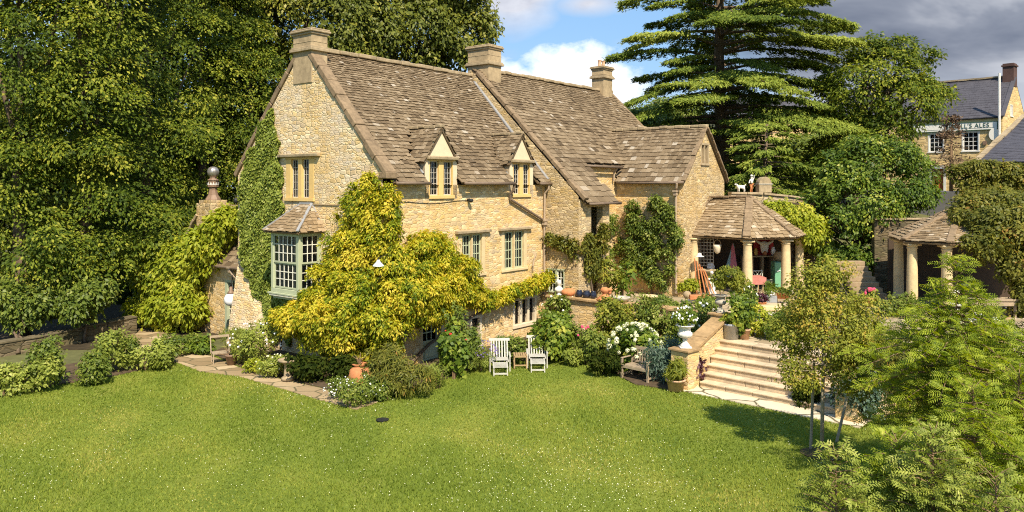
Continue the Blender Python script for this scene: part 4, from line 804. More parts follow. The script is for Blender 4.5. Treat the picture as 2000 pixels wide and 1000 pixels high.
# ---- far trees and a hedge at the street
for i, (px, py, d, rx, ry, lab) in enumerate([(1565, 320, 56, 75, 45, 'far bushy tree showing between cedar and street'), (1610, 300, 62, 60, 40, 'farthest green tree left of the inn'), (1250, 250, 60, 55, 40, 'dark far tree behind the ridge of the small wing'), (1320, 225, 64, 70, 40, 'far evergreen glimpsed under the lowest cedar boughs')]):
    b = P(px, py, d); z0 = float(terrain_z(b[0], b[1])); tree('broadleaf_tree', lab, 'tree', (b[0], b[1], z0), b+ZZ*.5, .2, [bl(px, py, d, rx, ry)], 420, 28, .6, .26, 'leaf_shrub', seed=70+i, group='distant trees behind the garden')
def dead_tree(px, d):
    b = P(px, 372, d); t = thing('dead_conifer', b, 'thin dead brown conifer standing before the inn front', 'tree'); g = np.random.default_rng(5); m = MB(); h = (372-225)/F*d
    m.tube([(0, 0, -.3), (0, 0, h*.5), (.1, 0, h)], [.14, .1, .02], 7); pp = []; td = []
    for i in range(120):
        z = h*(.2+.8*g.random()); a = g.random()*6.28; L = (1.7*(1-z/h)+.5)*(.6+.6*g.random()); tip = np.array((math.cos(a)*L, math.sin(a)*L, z-.15*L)); m.tube([(0, 0, z), tip*np.array((.5, .5, 1))+ZZ*.06, tip], [.022, .015, .008], 4, False)
        k = 10 if z > h*.7 else 3
        for _ in range(k): s = .4+.6*g.random(); pp.append(np.array((tip[0]*s, tip[1]*s, z))+g.normal(size=3)*.08); td.append(tip-np.array((0, 0, z))+g.normal(size=3)*.5)
    m.build('trunk', 'twig', t, True); n = len(pp); leaves('crown', np.array(pp), g.normal(size=(n, 3)), np.full(n, .3), g.random(n), 'leaf_dead', t, .3, np.array(td))
dead_tree(1858, 54)

# ================================================================ CLIMBERS ON THE HOUSE (blobs in the house frame)
def hb(*q): return [tuple(x) for x in q]
wis = thing('wisteria', H(-.6, .2, 0), 'huge golden yellow wisteria smothering the near corner of the house', 'climber')
wb = hb((-.25, .45, 6.1, .32, .55, .5), (-.26, .7, 5.5, .36, .8, .6), (-.28, .9, 4.9, .40, 1.0, .6), (-.32, 1.1, 4.3, .44, 1.2, .6), (-.36, 1.15, 3.7, .5, 1.2, .55), (-.5, 1.4, 3.1, .6, 1.4, .55), (-1.0, 2.7, 1.45, .7, 1.1, .45), (-.9, 1.7, 1.0, .6, .9, .45), (-.6, .6, .85, .5, .8, .5), (-.3, -.4, 1.1, .5, .5, .5), (.1, -.2, 5.4, .34, .3, .8), (.05, -.3, 4.5, .34, .34, .6), (.1, -.38, 3.8, .42, .4, .5), (.3, -.5, 3.2, .7, .5, .6),
        (-.7, 2.1, 2.35, .65, .95, .5), (-.85, 2.8, 1.75, .75, 1.2, .42), (-1.05, 3.5, 1.6, .6, .85, .34), (-.95, 2.2, 1.75, .8, 1.2, .55), (-.95, 1.3, 1.9, .8, 1.3, .8), (-.85, .8, 1.35, .6, 1.0, .55), (-.65, .1, 2.3, .8, .9, .8), (-.3, -.5, 1.8, .8, .7, .7), (.3, -.7, 2.4, .9, .7, .8),
        (1.5, -.5, 4.15, .7, .42, .5), (2.1, -.5, 4.0, .8, .42, .55), (1.3, -.6, 3.3, .9, .5, .6), (2.4, -.5, 3.4, .9, .48, .6), (3.2, -.5, 3.1, .8, .45, .6), (1.0, -.8, 2.6, 1.0, .65, .6), (2.0, -.75, 2.6, 1.1, .6, .55), (2.9, -.6, 2.45, .9, .5, .48), (3.8, -.4, 2.5, .55, .34, .42), (1.4, -.8, 1.95, .8, .5, .42), (2.4, -.7, 2.0, .8, .48, .36),
        (4.4, -.3, 2.1, .6, .27, .3), (5.0, -.28, 1.9, .6, .25, .25), (5.7, -.26, 1.83, .65, .24, .22), (6.4, -.26, 1.94, .6, .24, .22), (7.1, -.26, 2.04, .55, .25, .24), (7.8, -.28, 2.14, .55, .26, .27), (8.4, -.28, 2.26, .45, .25, .3), (8.75, -.28, 2.32, .3, .22, .3))
foliage('foliage', wb, 6800, 24, .18, .12, 'leaf_gold', wis, house=True, aspect=.42, origin=H(-.6, .2, 0), seed=81, up=.4, droop=.35, flat=.4, front=.5, shell=(.55, 1.2), tint=(.50, .28), bend=.2, sub=14, fill=.16, gap=-.55, gs=3.2)
m = MB(); g = np.random.default_rng(3)
for x0, y0_, x1, y1_, z1 in ((-.15, .35, -.2, .9, 5), (-.12, .5, -.4, 2.6, 2.6), (.2, -.12, 2.4, -.25, 3.4), (.3, -.12, 1.6, -.5, 2.4), (1.0, -.1, 8.4, -.15, 2.1)): m.tube([H(x0+(x1-x0)*s, y0_+(y1_-y0_)*s, z1*s**.6)-H(-.6, .2, 0)+g.normal(size=3)*.03 for s in np.linspace(0, 1, 8)], np.linspace(.06, .015, 8), 6, False)
m.build('stem', 'bark', wis, True)
# ivy: one dense flat layer inside an outline on the gable (along the wall, up the wall)
ivy = thing('ivy', H(-.1, 7, 0), 'dense dark ivy climbing the far side of the gable up towards the eave', 'climber')
g = np.random.default_rng(11); opoly = [(5.0, .35), (4.95, 2.2), (5.2, 3.4), (5.42, 4.8), (5.45, 6.3), (5.62, 7.4), (6.05, 9.0), (6.35, 8.9), (7.3, 7.8), (8.2, 6.6), (8.3, 5.0), (8.05, 3.2), (7.3, 2.0), (6.4, 1.0), (5.9, .5)]
a = g.uniform(4.8, 8.5, 52000); z = g.uniform(.2, 9.2, 52000); jx = .12*np.sin(z*5)+.08*np.sin(z*13+1); ok = inpoly(a+jx*.6, z+.1*np.sin(a*9), opoly); a, z = a[ok][:24000], z[ok][:24000]; n = len(a)
dep = -.03-.13*g.random(n)-.06*np.sin(a*4.3+z*2)*np.sin(z*3.1); p = np.stack([dep, a, z], 1); nr = np.stack([-np.ones(n), g.normal(size=n)*.5, .55+g.normal(size=n)*.4], 1); td = np.stack([-.3*np.ones(n), g.normal(size=n)*.7, -np.ones(n)], 1)
p, nr, td = to_world(p, nr, td); leaves('foliage', p-H(-.1, 7, 0), nr, .125*(.7+.6*g.random(n)), g.normal(.42, .2, n), 'leaf_ivy', ivy, .8, td, .1, seed=4)
m = MB()
for k in range(5): m.tube([H(-.03, 5.6+k*.25+(k-2)*.2*s*2, .1+6*s)-H(-.1, 7, 0) for s in np.linspace(0, 1, 6)], np.linspace(.03, .01, 6), 5, False)
m.build('stem', 'bark', ivy, True)
lc = thing('climber', H(-.3, 13, 0), 'lime green leafy climber heaped over the low side building', 'climber')
foliage('foliage', hb((-.1, 10.75, 3.8, .6, .55, .85), (-.2, 11.5, 3.1, .6, .6, .9), (-.3, 12.3, 2.6, .7, 1.0, 1.0), (-.3, 13.4, 2.3, .8, 1.1, 1.1), (-.4, 12.0, 1.3, .8, 1.0, .9), (-.5, 13.3, 1.0, .8, 1.2, .9), (-.4, 14.6, 2.1, .8, .9, .9), (-.5, 14.6, .9, .8, 1.0, .7), (.5, 10.2, 4.6, .7, .5, .6), (1.2, 9.6, 5.2, .5, .5, .7), (.1, 13.0, 3.4, .6, .8, .6)), 1500, 26, .32, .2, 'leaf_lime', lc, house=True, aspect=.5, origin=H(-.3, 13, 0), seed=83, up=.4, droop=.4, flat=.3, front=.45, shell=(.7, 1.08))
m = MB(); m.tube([H(.2, 12.5, 0)-H(-.3, 13, 0), H(.2, 12.2, 1.8)-H(-.3, 13, 0), H(.3, 11.4, 3.4)-H(-.3, 13, 0)], [.06, .05, .02], 6); m.build('stem', 'bark', lc)
wr = thing('wall_climber', H(14.5, -1.7, TZ), 'dark green climber trained across the wing wall below the gutter', 'climber')
g = np.random.default_rng(84); wq = []
while len(wq) < 46:
    v_, z_ = g.uniform(-3.45, -.1), g.uniform(1.7, 5.35)
    if z_ > 4.6-.9*abs(math.sin(v_*3.1)) and g.random() < .62: continue
    if v_ < -2.4 and 2.4 < z_ < 3.6 and g.random() < .6: continue
    r_ = g.uniform(.18, .42); wq.append((14.78-.5*r_, v_, z_, .16+.25*r_, r_, r_*g.uniform(.8, 1.3)))
for _ in range(18): r_ = g.uniform(.16, .34); wq.append((g.uniform(12.0, 14.6), -.16, g.uniform(4.1, 4.9) if g.random() < .6 else g.uniform(2.2, 4.2), r_, .18, r_))
foliage('foliage', wq, 1250, 20, .17, .11, 'leaf_shrub', wr, house=True, origin=H(14.5, -1.7, TZ), seed=84, up=.4, droop=.3, flat=.35, front=.5, tint=(.44, .26), shell=(.4, 1.25), sub=4, fill=.2)
foliage('foliage', hb((9.0, -.3, 4.05, .12, .4, .2), (9.0, -.9, 3.85, .14, .45, .25), (9.0, -1.5, 3.6, .15, .35, .35), (9.6, -1.8, 3.6, .5, .2, .45), (10.8, -1.85, 3.9, .4, .2, .6), (9.9, -1.9, 3.0, .35, .2, .6)), 240, 22, .2, .13, 'leaf_vine', wr, house=True, origin=H(14.5, -1.7, TZ), seed=85, up=.3, droop=.4, front=.6)
m = MB(); m.tube([H(14.7, -2.0, TZ)-H(14.5, -1.7, TZ), H(14.75, -1.9, 3)-H(14.5, -1.7, TZ), H(14.75, -1.5, 5.2)-H(14.5, -1.7, TZ)], [.05, .04, .015], 6); m.build('stem', 'bark', wr)
m = MB(); m.tube([H(10.2, -1.75, TZ)-H(14.5, -1.7, TZ), H(9.6, -1.75, 3.6)-H(14.5, -1.7, TZ), H(9.02, -.4, 4.05)-H(14.5, -1.7, TZ)], [.04, .03, .01], 6); m.build('stem', 'bark', wr)
# ================================================================ WALLS, LOGGIAS, THE INN
def local(o):                                                         # world points -> a thing's unrotated frame
    L = np.array(o.location); return lambda p: np.asarray(p, float)-L
def wall_run(name, label, pts, z0, z1, th, mat_, cop='brown_coping', ch=.08, cov=.07, cat='wall', zs=None):
    """a wall along plan points with a coping of separate stones; zs: top height at each point"""
    t = thing(name, (*pts[0][:2], z0), label, cat); f = local(t); m = MB(); c = MB(); zs = zs or [z1]*len(pts)
    for i in range(len(pts)-1):
        a, b = np.array(pts[i][:2], float), np.array(pts[i+1][:2], float); d = (b-a)/np.linalg.norm(b-a); n = np.array((-d[1], d[0]))*th/2
        m.add([f((*q, z)) for q, z in ((a-n, z0), (b-n, z0), (b+n, z0), (a+n, z0), (a-n, zs[i]), (b-n, zs[i+1]), (b+n, zs[i+1]), (a+n, zs[i]))], [(0, 1, 5, 4), (1, 2, 6, 5), (2, 3, 7, 6), (3, 0, 4, 7), (4, 5, 6, 7)])
        k = max(1, int(np.linalg.norm(b-a)/.7))
        run(c, f((*a, zs[i]+ch/2)), f((*b, zs[i+1]+ch/2)), th+2*cov, ch, k, .006)
    m.build('wall', mat_, t); c.build('coping', cop, t, bevel=.015); return t
cu, cl = (7.0, 25.95), tuple(G(1338, 757)[:2])
wall_run('retaining_wall', 'honey stone terrace wall with a brown ledge carrying ornaments behind the border', [H(9.02, -.02), H(8.98, -4), H(8.95, -7.3)], -.1, 1.56, .42, 'rubble_warm', ch=.09, cov=.1)
wall_run('cheek_wall', 'sloping stone wall with brown coping flanking the wide steps', [(cl[0]+.12, cl[1]+.22), (cu[0]-.05, cu[1]-.2)], -.1, 0, .42, 'rubble_warm', zs=[1.12, 1.72], ch=.1, cov=.08)
def pier(x, y, w, z0, z1, label):
    t = thing('stone_pier', (x, y, z0), label, 'pier', rotz=.76); m = MB(); m.box(-w/2, w/2, -w/2, w/2, -.1, z1-z0); m.build('shaft', 'rubble_warm', t, bevel=.02); m = MB(); m.box(-w/2-.06, w/2+.06, -w/2-.06, w/2+.06, z1-z0, z1-z0+.07); m.build('cap', 'brown_coping', t, bevel=.015); return t
pier(*cl, .62, 0, 1.15, 'low square stone pier carrying the white flower urn at the foot of the steps')
pier(*cu, .5, TZ, 1.86, 'square stone pier at the head of the steps beside the zinc tub')
rp = BL+WV*4.55-ASC*.1; pier(*rp, .6, 0, 1.15, 'stone pier half hidden behind the staked young tree')
wall_run('retaining_wall', 'stone terrace wall hidden behind the feathery conifers', [tuple(rp+ASC*.3), (13, 22.0), (19.5, 21.6), (25.8, 21.2)], -.1, 1.2, .4, 'rubble_warm')
# curved garden wall behind the loggia
cw = [(10.7, 38.0), (12.3, 38.15), (13.6, 38.45), (14.9, 38.9), (16.1, 39.6)]
gwall = wall_run('garden_wall', 'tall curved stone wall with a dark coping rising behind the pillared loggia', cw, LZ-.2, 5.6, .4, 'rubble_dry', 'weathered_stone', zs=[5.78, 5.74, 5.62, 5.45, 5.25], ch=.1)
wall_run('garden_wall', 'short stone wall in shade closing the back of the vine covered pavilion', [(16.9, 36.2), (24, 35.6)], 1.0, 4.6, .4, 'shade_dark_rubble', 'weathered_stone')
wall_run('dry_stone_wall', 'low curved dry stone wall in deep shade under the leafy screen', [G(262, 650), G(205, 660), G(150, 668), G(80, 680), G(-60, 702)], -.1, .55, .4, 'shade_dark_rubble', 'shade_dark_stone', ch=.07, cov=.03, zs=[.65, .6, .52, .45, .4])

def column(t, f, p, z0, z1, r=.21):
    m = MB(); h = z1-z0; q = f((p[0], p[1], z0))
    m.lathe([(r*1.25, 0), (r*1.25, .08), (r*1.12, .13), (r*1.02, .17)]+[(r*(1.02-.16*k*k), .17+(h-.4)*k) for k in np.linspace(.1, 1, 6)]+[(r*.88, h-.22), (r*1.0, h-.2), (r*1.0, h-.17), (r*.88, h-.16), (r*.9, h-.12), (r*1.16, h-.08)], q, 20)
    m.box(q[0]-r*1.2, q[0]+r*1.2, q[1]-r*1.2, q[1]+r*1.2, q[2]+h-.08, q[2]+h); return m.build('column', 'dressed_stone', t, True)
def hip_stones(t, f, a, b, w=.3, n=9, name='hip'):
    m = MB(); run(m, f(a), f(b), w, .11, n, .01); return m.build(name, 'coping_stone', t, bevel=.03)
def auto_smooth(o): return o
# the pillared loggia beside the wing
lg = thing('garden_loggia', (10.4, 35.5, LZ), 'open stone pillared loggia with slate roof full of ornaments beside the wing', 'loggia'); f = local(lg)
ZC = 3.78
for p in LP: column(lg, f, p, LZ, ZC)
ev = [np.array((*p, ZC+.12)) for p in LP]; cen = np.array((11.0, 36.2))
out2 = [np.array((*(LP[0]+np.array((-.28, .12))), ZC+.1)), np.array((*(LP[1]+np.array((-.18, -.42))), ZC+.1)), np.array((*(LP[2]+np.array((.32, -.34))), ZC+.1)), np.array((*(LP[3]+np.array((.45, .0))), ZC+.1))]
m = MB()
for a, b in zip(ev[:-1], ev[1:]): m.beam(f(a), f(b), .26, .2)
m.build('beam', 'weathered_wood', lg, bevel=.01)
apx = np.array((11.05, 35.9, 5.63)); rdg = np.array((9.51, 37.1, 5.62))
m = MB(); kw = dict(c0=.2, c1=.14, w0=.26, w1=.2)
roof_facet(m, f(out2[0]), f(out2[1]), [f(apx), f(rdg)], **kw); roof_facet(m, f(out2[1]), f(out2[2]), [f(apx)], **kw); roof_facet(m, f(out2[2]), f(out2[3]), [f(apx)], **kw)
m.add([f(q) for q in (apx, out2[3], (13.2, 38.2, 4.4), rdg)], [(0, 1, 2, 3)], .4); m.build('roof', 'pale_slate', lg, tint=True)
hip_stones(lg, f, out2[1]+ZZ*.08, apx+ZZ*.06, .34); hip_stones(lg, f, out2[2]+ZZ*.08, apx+ZZ*.06, .26); hip_stones(lg, f, apx+ZZ*.04, rdg+ZZ*.04, .24, 6, 'ridge'); hip_stones(lg, f, out2[0]+ZZ*.06, rdg+ZZ*.05, .14, 8, 'flashing')
m = MB(); m.box(*(f((8.6, 0, 0))[0], f((14.0, 0, 0))[0]), *(f((0, 37.6, 0))[1], f((0, 37.7, 0))[1]), 0, 4.0); m.build('back_wall', 'dark_wood_and_shade', lg)  # wall coloured near black, the loggia's shade put into its colour
m = MB(); q = f((*H(19.42, -3.56)[:2], LZ)); m.obox((q[0]-1.2, q[1]-1.5, 1.2), UU*.9, VV*.03, ZZ*1.2); m.build('dark_doorway', 'dark_wood_and_shade', lg)
# the pavilion on the right under its vine
pv = thing('garden_pavilion', (17.5, 31.5, 1.3), 'low stone pillared pavilion half buried under a thick creeper', 'pavilion'); f = local(pv); ZP = 3.86
PVC = [np.array((16.95, 33.9)), np.array((16.15, 31.2)), np.array((17.02, 30.25)), np.array((21.6, 30.1))]
for p in PVC[:3]+[np.array((20.3, 30.2))]: column(pv, f, p, 1.3, ZP)
m = MB()
for a, b in zip(PVC[:-1], PVC[1:]): m.beam(f((*a, ZP+.1)), f((*b, ZP+.1)), .26, .2)
m.build('beam', 'weathered_wood', pv, bevel=.01); po = [np.array((*(p+np.array(e)), ZP+.1)) for p, e in zip(PVC, ((-.35, .2), (-.42, -.1), (-.1, -.42), (.3, -.4)))]
pa = P(1872, 404, 33.2); pb = pa+np.array((4.5, .2, 0)); m = MB()
roof_facet(m, f(po[0]), f(po[1]), [f(pa)], **kw); roof_facet(m, f(po[1]), f(po[2]), [f(pa)], **kw); roof_facet(m, f(po[2]), f(po[3]), [f(pb), f(pa)], **kw); m.add([f(q) for q in (po[0], pa, pb, (22, 36, ZP))], [(0, 3, 2, 1)], .4); m.build('roof', 'pale_slate', pv, tint=True)
hip_stones(pv, f, po[1]+ZZ*.06, pa+ZZ*.05, .24); hip_stones(pv, f, po[2]+ZZ*.06, pa+ZZ*.05, .28); hip_stones(pv, f, po[0]+ZZ*.06, pa+ZZ*.05, .2)
m = MB(); m.box(-.5, 5, 3.4, 3.5, -.3, 2.5); m.build('back_wall', 'dark_wood_and_shade', pv)
cr = thing('creeper', (20.2, 31, 1.2), 'thick russet green creeper draped over the pavilion roof and eaves', 'climber')
foliage('foliage', [bl(1915, 415, 32, 60, 36), bl(1975, 420, 32, 60, 45), bl(1960, 450, 30.5, 75, 42), bl(2010, 470, 30, 50, 60), bl(1935, 490, 29.7, 28, 30), bl(1985, 520, 29.7, 26, 40), bl(2005, 580, 29.7, 28, 60), bl(1885, 430, 31.5, 26, 18), bl(1900, 475, 29.9, 22, 14), bl(1950, 388, 34, 70, 16)], 1500, 26, .3, .15, 'leaf_vine', cr, origin=(20.2, 31, 1.2), seed=91, up=.35, droop=.35, tint=(.48, .22))
m = MB(); m.tube([(1.0, -1.2, 0), (.9, -1.1, 1.6), (.2, -.3, 3.2)], [.06, .05, .02], 6); m.build('stem', 'bark', cr)
# shaded stone steps between bushy tree and pavilion
st2 = thing('stone_steps', (15.7, 33.2, 1.1), 'narrow shaded stone steps climbing past the pavilion pillar', 'steps')
for i in range(8): m = MB(); m.box(-.75, .55, i*.34, i*.34+.42, i*.2, i*.2+.2); m.build('step', 'dim_stone', st2, bevel=.015)  # step stone dimmed in colour to carry the shade
# ---- the inn across the street
inn = thing('inn', (38.7, 61, 5.7), 'two storey stone inn with grey slate roof and a long white signboard', 'inn', rotz=math.atan2(-.725, .69))
wf = Wall((0, 0, 0), X3, -Y3); wg = Wall((0, 0, 0), Y3, X3)
iw = [(-2.9, -1.6, 3.2, 4.92), (-5.45, -4.2, 3.2, 4.92), (-9.5, -8.2, 3.2, 4.92)]; idr = (-5.25, -4.15, -.1, 2.0)
m = MB(); wf.sheet(m, [(-15, -.8), (0, -.8), (0, 5.9), (-15, 5.9)], iw+[idr], .2); wg.sheet(m, [(0, -.8), (7, -.8), (7, 5.9), (3.5, 9.35), (0, 5.9)], [(2.2, 2.95, 6.05, 7.05)], .2); m.add([(-15, 0, -.8), (-15, 7, -.8), (-15, 7, 5.9), (-15, 3.5, 9.35), (-15, 0, 5.9)], [(0, 1, 2, 3, 4)]); m.build('wall', 'brick_stone', inn)
ysl = np.array((0, 3.6, 3.5)); ysl /= np.linalg.norm(ysl); m = MB(); slates(m, (-15.1, -.06, 5.94), X3, ysl, [(0, 0), (15.1, 0), (15.1, 5.25), (0, 5.25)], c0=.3, c1=.3, w0=.4, w1=.4, thick=.015); m.add([(-15.1, 7.2, 5.8), (.0, 7.2, 5.8), (0, 3.5, 9.45), (-15.1, 3.5, 9.45)], [(0, 1, 2, 3)]); m.build('roof', 'slate_dark', inn)
m = MB(); run(m, (-15, 3.5, 9.5), (-.6, 3.5, 9.5), .3, .12, 20); m.build('ridge', 'weathered_stone', inn)
m = MB(); m.beam((.0, -.1, 5.95), (0, 3.4, 9.35), .3, .12, (0, -1, 1)); m.build('verge', 'slate_dark', inn); m = MB(); m.tube([(-15, -.1, 5.88), (0, -.1, 5.88)], .05); m.build('gutter', 'black_iron', inn)
m = MB(); m.box(-.75, .05, 3.0, 4.0, 8.6, 10.5); ic = m.build('chimney', 'dark_brick', inn); m = MB(); m.box(-.83, .13, 2.92, 4.08, 10.25, 10.37); m.build('cap', 'dark_brick', ic)
for q in iw: window(wf, *q, 1, jamb=.1, sill=.1, head=.1, stone='white_paint', frame='white_paint', bars=(3, 4), bar=.045, fr=.07, parent=inn, panes_d=-.1)
window(wg, 2.2, 2.95, 6.05, 7.05, 2, jamb=.07, sill=.08, head=.07, mull=.07, stone='white_paint', frame='white_paint', bars=(1, 1), fr=.04, parent=inn, panes_d=-.1, label='small gable window')
m = MB(); wf.box(m, idr[0]+.1, idr[1]-.1, -.1, 1.9, -.16, -.1); dd = m.build('door', 'red_door', inn)
m = MB(); wf.box(m, idr[0]-.1, idr[0]+.1, -.1, 2.0, -.2, .05); wf.box(m, idr[1]-.1, idr[1]+.1, -.1, 2.0, -.2, .05); wf.box(m, idr[0]-.25, idr[1]+.25, 2.0, 2.15, -.1, .35); m.build('door_surround', 'white_paint', inn)
m = MB(); wf.box(m, -6.6, -.35, 4.98, 5.56, .03, .1); sb = m.build('signboard', 'sign_white', inn); m = MB(); wf.box(m, -6.6, -.35, 5.56, 5.61, .02, .125); wf.box(m, -.35, -.27, 4.96, 5.6, .02, .13); wf.box(m, -6.6, -.35, 4.92, 4.975, .02, .12); m.build('sign_frame', 'sign_ink', sb)
m = MB(); wf.box(m, -6.5, -.5, 5.09, 5.11, .1, .108); m.build('sign_rule', 'sign_ink', sb)
cv_ = bpy.data.curves.new('sign_letters', 'FONT'); cv_.body = "ARKELL'S ALES"; cv_.size = .50; cv_.extrude = .008; cv_.space_character = 1.12
to = bpy.data.objects.new('tmp', cv_); sc.collection.objects.link(to); bpy.context.view_layer.update()
me_ = bpy.data.meshes.new_from_object(to); bpy.data.objects.remove(to); xs_ = [v.co.x for v in me_.vertices]; wdt = max(xs_)-min(xs_)
me_.transform(Matrix.Translation((-4.15, -.115, 5.15)) @ Matrix.Rotation(R(90), 4, 'X') @ Matrix.Scale(3.25/wdt, 4, (1, 0, 0))); me_.materials.append(M['sign_ink']); lt = link(bpy.data.objects.new('sign_letters', me_)); lt.parent = sb
m = MB(); m.tube([(-.15, -.25, 2.5), (-.15, -.25, 9.35)], .09, 8); m.build('flue_pipe', 'white_paint', inn)
m = MB(); m.lathe([(.001, -.03), (.36, -.03), (.36, .03), (.001, .03)], (0, 0, 0), 20); ob = m.build('wall_sign', 'sign_white', inn); ob.data.transform(Matrix.Translation((-.55, -.12, 4.55)) @ Matrix.Rotation(R(90), 4, 'X') @ Matrix.Scale(1.35, 4, (0, 1, 0)))
m = MB(); wf.box(m, -1.35, -1.1, 3.75, 4.05, .0, .1); m.build('wall_lantern', 'brown_pot', inn)
# slate roofed outbuilding and far cottage
sh = thing('outbuilding', (30, 50, 5.0), 'low outbuilding with mossy edged dark slate roof in front of the inn', 'building'); e_, s_ = np.array((.62, -.78, 0)), np.array((.78, .62, 0))
m = MB(); 
def sq(a, b, z): return e_*a+s_*b+ZZ*z
m.add([sq(.3, .3, -1), sq(9, .3, -1), sq(9, .3, 2.7), sq(.3, .3, 2.7), sq(.3, 9, -1), sq(.3, 9, 6.0)], [(0, 1, 2, 3), (4, 0, 3, 5)]); m.build('wall', 'brick_stone', sh)
ys_ = s_*8.8+ZZ*3.6; L_ = np.linalg.norm(ys_); m = MB(); slates(m, sq(0, 0, 2.65), e_, ys_/L_, [(0, 0), (9, 0), (9, L_), (0, L_)], c0=.3, c1=.3, w0=.42, w1=.42, thick=.016); m.build('roof', 'slate_dark', sh)
m = MB(); run(m, sq(-.05, 0, 2.72), sq(-.05, 8.8, 6.3), .35, .12, 14); m.build('verge', 'weathered_stone', sh)
ct = thing('cottage', (25.8, 78, 5.5), 'distant cottage of which only the grey slate roof shows behind the cedar', 'house'); m = MB(); m.box(-5, 5, 0, 6, 0, 7.6); m.build('wall', 'brick_stone', ct); m = MB(); slates(m, (-5.2, -.2, 7.5), X3, np.array((0, .8, .6)), [(0, 0), (10.4, 0), (10.4, 4), (0, 4)], c0=.35, c1=.35, w0=.5, w1=.5, thick=.015); m.build('roof', 'slate_dark', ct)
# street glimpse
sheet('street', [(22, 53.5), (44, 44), (50, 50), (34, 60), (24, 66)], 5.78, 'asphalt', 2.5)
hd = thing('hedge', (29.5, 47, 5.2), 'clipped leafy hedge with bare lower stems below the slate outbuilding', 'hedge')
foliage('foliage', [bl(x, 335+3*math.sin(x), 47, 30, 17) for x in range(1885, 2030, 24)]+[bl(x, 360, 47, 22, 12) for x in range(1890, 2030, 40)], 420, 24, .3, .2, 'leaf_vine', hd, origin=(29.5, 47, 5.2), seed=95)
m = MB()
for x in (1905, 1940, 1978): b = P(x, 378, 47.2); m.tube([b-(29.5, 47, 5.2), P(x+3, 338, 47.2)-(29.5, 47, 5.2)], [.14, .09], 7)
m.build('stem', 'pale_bark', hd)
# ================================================================ SHRUBS, BORDERS, FOREGROUND TREES
def shrub(name, label, cat, px, py, z, rpx, hpx, leaf, ncl=70, per=22, size=.11, rc=.16, group=None, seed=1, blobs=None, stems=5, ry=.85, d=None, **kw):
    """bush standing where the photo ray through its foot meets height z: several boughs of leaf tufts on stems"""
    b = G(px, py, z) if d is None else np.array((*P(px, py, d)[:2], z)); d = b[1]; k = d/F; r, h = rpx*k, hpx*k; g = np.random.default_rng(seed)
    t = thing(name, b, label, cat, group)
    if blobs is None:
        blobs = [(g.normal()*.18*r, g.normal()*.2*r, h*.5, r*.78, r*.7*ry, h*.5)]+[(math.cos(a)*r*.55, math.sin(a)*r*.5, h*(.32+.36*g.random()), r*.45, r*.45, h*.32) for a in g.random(4)*6.28]
    p, N, td, sz, tn = crown(blobs, ncl, per, rc, size, seed=seed, eye=np.array((0, 0, CH))-b, sub=7, **{**dict(up=.45, droop=.2, flat=.4, front=.45, shell=(.6, 1.1), fill=.12), **{q: v for q, v in kw.items() if q not in ('aspect', 'bend')}})
    ok = p[:, 2] > .02; leaves('foliage', p[ok], N[ok], sz[ok], tn[ok], leaf, t, kw.get('aspect', .55), td[ok], kw.get('bend', .15), seed=seed)
    if stems:
        m = MB()
        for i in range(stems): a = g.random()*6.28; m.tube([(.05*math.cos(a), .05*math.sin(a), -.05), (math.cos(a)*r*.25, math.sin(a)*r*.25, h*.4), (math.cos(a)*r*.45, math.sin(a)*r*.45, h*.8)], [.018, .014, .005], 5, False)
        m.build('stem', 'twig', t)
    t['_r'] = r; t['_h'] = h; del t['_r'], t['_h']
    return t, r, h
def blooms(t, r, h, n, rad, material, seed, zr=(.45, 1.0), ball=False, name='flower', face=.9):
    """flower heads dotted over a bush: small rosettes or full balls of petals, one part per bush"""
    g = np.random.default_rng(seed); c = []
    while len(c) < n:
        d = g.normal(size=3); d /= np.linalg.norm(d)
        if d[1] > .35 or d[2] < -.25: continue
        z = h*(.5+.52*d[2])
        if not (zr[0]*h <= z <= zr[1]*h*1.05): continue
        c.append((d[0]*r*1.0, d[1]*r*.85, z))
    c = np.array(c); k = 46 if ball else 9; d = g.normal(size=(n, k, 3)); d /= np.linalg.norm(d, axis=2, keepdims=True); R_ = rad*(.7+.6*g.random((n, 1, 1)))
    if not ball: d[..., 1] -= .6; d[..., 2] += .6; d /= np.linalg.norm(d, axis=2, keepdims=True)
    if ball or rad >= .055:                                            # heads big enough to tell apart: one part each
        off = (d[0]*rad*(1 if ball else .5)); o0 = leaves(name, off, d[0], np.full(k, rad*(.75 if ball else .95)), np.full(k, .5), material, t, .9, None, .1, seed=seed)
        for i in range(n):
            o = o0 if i == 0 else link(o0.copy())
            o.parent = t; o.location = tuple(c[i]); o.scale = (float(.7+.6*g.random()),)*3; o.rotation_euler = (0, 0, float(g.random()*6.28) if ball else float(g.normal()*.3))
        return
    p = (c[:, None]+d*R_*.5).reshape(-1, 3)
    leaves(name, p, d.reshape(-1, 3), (np.broadcast_to(R_, (n, k, 1))*.95).ravel(), np.full(n*k, .5), material, t, .9, None, .1, seed=seed)
